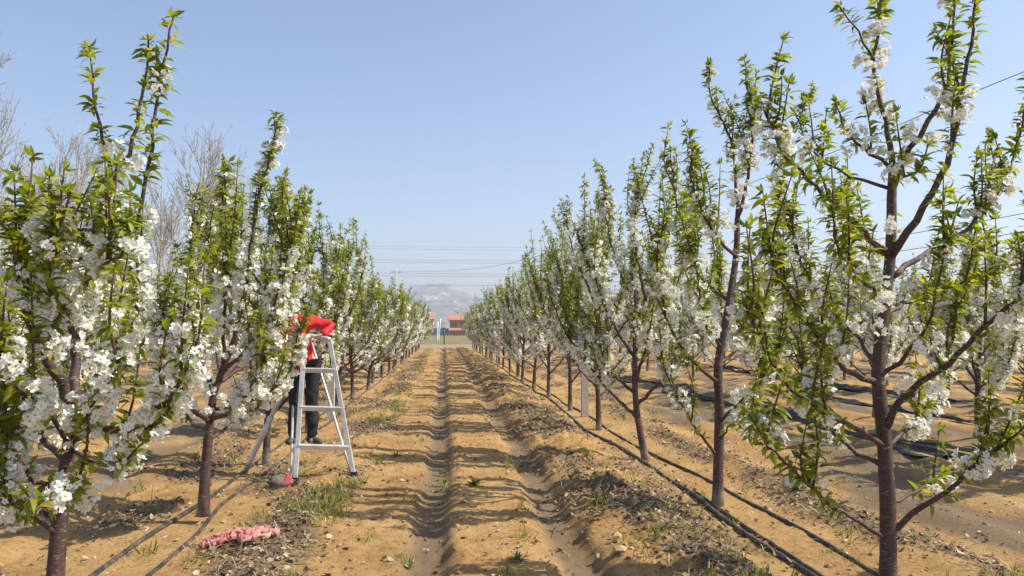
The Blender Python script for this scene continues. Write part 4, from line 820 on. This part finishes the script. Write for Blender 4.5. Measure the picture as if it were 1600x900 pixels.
def house(px0, px1, ytop, Y, lab, wall, w2=0):
    a = at(px0, 510, Y); c = at(px1, 510, Y); H = CAMZ + (515 - ytop) / F * Y; W = c.x - a.x; h = empty('farm_house', ((a.x + c.x) / 2, Y, 0)); eave = H * .74
    mb = MB(); mb.box((0, 3, eave / 2), (W * .94, 6, eave)); mb.build('wall', wall, h, None, False)
    mb = MB(); o_ = W / 2 + .2; mb.add([(-o_, -.5, eave), (o_, -.5, eave), (o_, 3, H), (-o_, 3, H), (-o_, 6.5, eave), (o_, 6.5, eave), (-o_, -.5, eave - .15), (o_, -.5, eave - .15), (-o_, 6.5, eave - .15), (o_, 6.5, eave - .15)], [(0, 1, 2, 3), (3, 2, 5, 4), (6, 7, 1, 0), (4, 5, 9, 8), (6, 0, 3, 4, 8), (7, 9, 5, 2, 1), (8, 9, 7, 6)]); mb.build('roof', M['roof'], h, None, False)
    for k in range(max(2, int(W / 2.6))):
        x_ = -W * .47 + 1.2 + k * 2.5
        mb = MB(); mb.box((x_, -.03, eave * .68), (1.25, .08, eave * .3)); wn_ = mb.build('window', M['glass'], h, None, False); mb = MB(); mb.box((x_, -.09, eave * .68), (.08, .05, eave * .3)); mb.build('frame', M['white'], wn_, None, False)
    mb = MB(); mb.add([(-W / 2, -2.2, eave * .34), (W / 2, -2.2, eave * .34), (W / 2, 0, eave * .5), (-W / 2, 0, eave * .5), (-W / 2, -2.2, eave * .3), (W / 2, -2.2, eave * .3), (W / 2, 0, eave * .46), (-W / 2, 0, eave * .46)], [(0, 1, 2, 3), (7, 6, 5, 4), (4, 5, 1, 0), (5, 6, 2, 1), (6, 7, 3, 2), (7, 4, 0, 3)]); mb.build('porch_roof', M['roof'], h, None, False)
    mb = MB(); mb.box((0, -1.4, eave * .15), (W * .96, .25, eave * .3)); mb.build('porch_wall', wall, h, None, False)
    set_props(h, lab, 'house', 'far houses')
house(701, 760, 491, 200, 'far orange-roofed brick house right of the track end', M['brick']); house(610, 679, 490, 205, 'far cream house with red roof left of the track end', M['render']); house(770, 840, 493, 215, 'far house hidden behind the right row trees', M['render'])
mb = MB()
rgt = np.random.default_rng(9)
for i, (px, Y, s, lab) in enumerate(((716, 225, .85, 'hazy bare tree rising behind the far right house'), (655, 240, .75, 'hazy bare tree behind the far left house'), (672, 250, .6, 'hazy low bare tree between the far houses, left'), (690, 260, .55, 'hazy low bare tree between the far houses, right'), (742, 230, .8, 'hazy bare tree right of the far brick house'))):
    p = at(px, 510, Y); o = copy_tree(BT[i % 3], (p.x, Y, 0), i * 2.1, (s * 1.6, s), lab, 'hazy trees behind the far houses'); o['category'] = 'bare tree'
def wire(P, r, lab, n=40):
    P = catmull(P, 2.0); mb = MB(); mb.tube(P, r, 5); set_props(mb.build('power_line', M['wire']), lab, 'power line', 'power lines')
for k, (py, Y) in enumerate(((386, 120), (390, 120), (407, 105), (411, 105), (428, 95), (432, 95), (446, 90))):
    z = CAMZ + (515 - py) / F * Y; wire([(-150, Y, z + 3.0), (-60, Y, z + .5), (0, Y, z), (60, Y, z + .5), (150, Y, z + 3.0)], .014 if k > 1 else .011, '%s power line from the top crossing the sky between the tree rows' % ORD[k + 1])
LX = lambda y: 30 - .3 * y
for zs, r, lab in (((11.9, 11.4, 10.3, 8.7, 9.3, 11.6), .018, 'slanting power line descending from the top right corner'), 
                   ((6.3, 6.0, 5.7, 5.1, 5.3, 6.3), .014, 'low slanting power line across the right side'), ((5.6, 5.3, 5.0, 4.5, 4.6, 5.5), .014, 'lowest slanting power line crossing in front of the mountain')):
    wire([(LX(y), y, z) for y, z in zip((22, 27.5, 38.6, 71, 95, 128), zs)], r, lab)
for y, lab in ((22, 'utility pole outside the right edge carrying the slanting lines'), (128, 'far utility pole carrying the slanting lines behind the left row')):
    u = empty('utility_pole', (LX(y), y, 0)); mb = MB(); mb.tube([(0, 0, -.3), (0, 0, 12.4)], [.16, .1], 10); mb.build('shaft', M['concrete'], u)
    for z in (11.6, 5.9): mb = MB(); mb.box((0, 0, z), (1.8, .1, .1)); mb.build('cross_arm', M['hose'], u, None, False)
    set_props(u, lab, 'utility pole', 'utility poles')
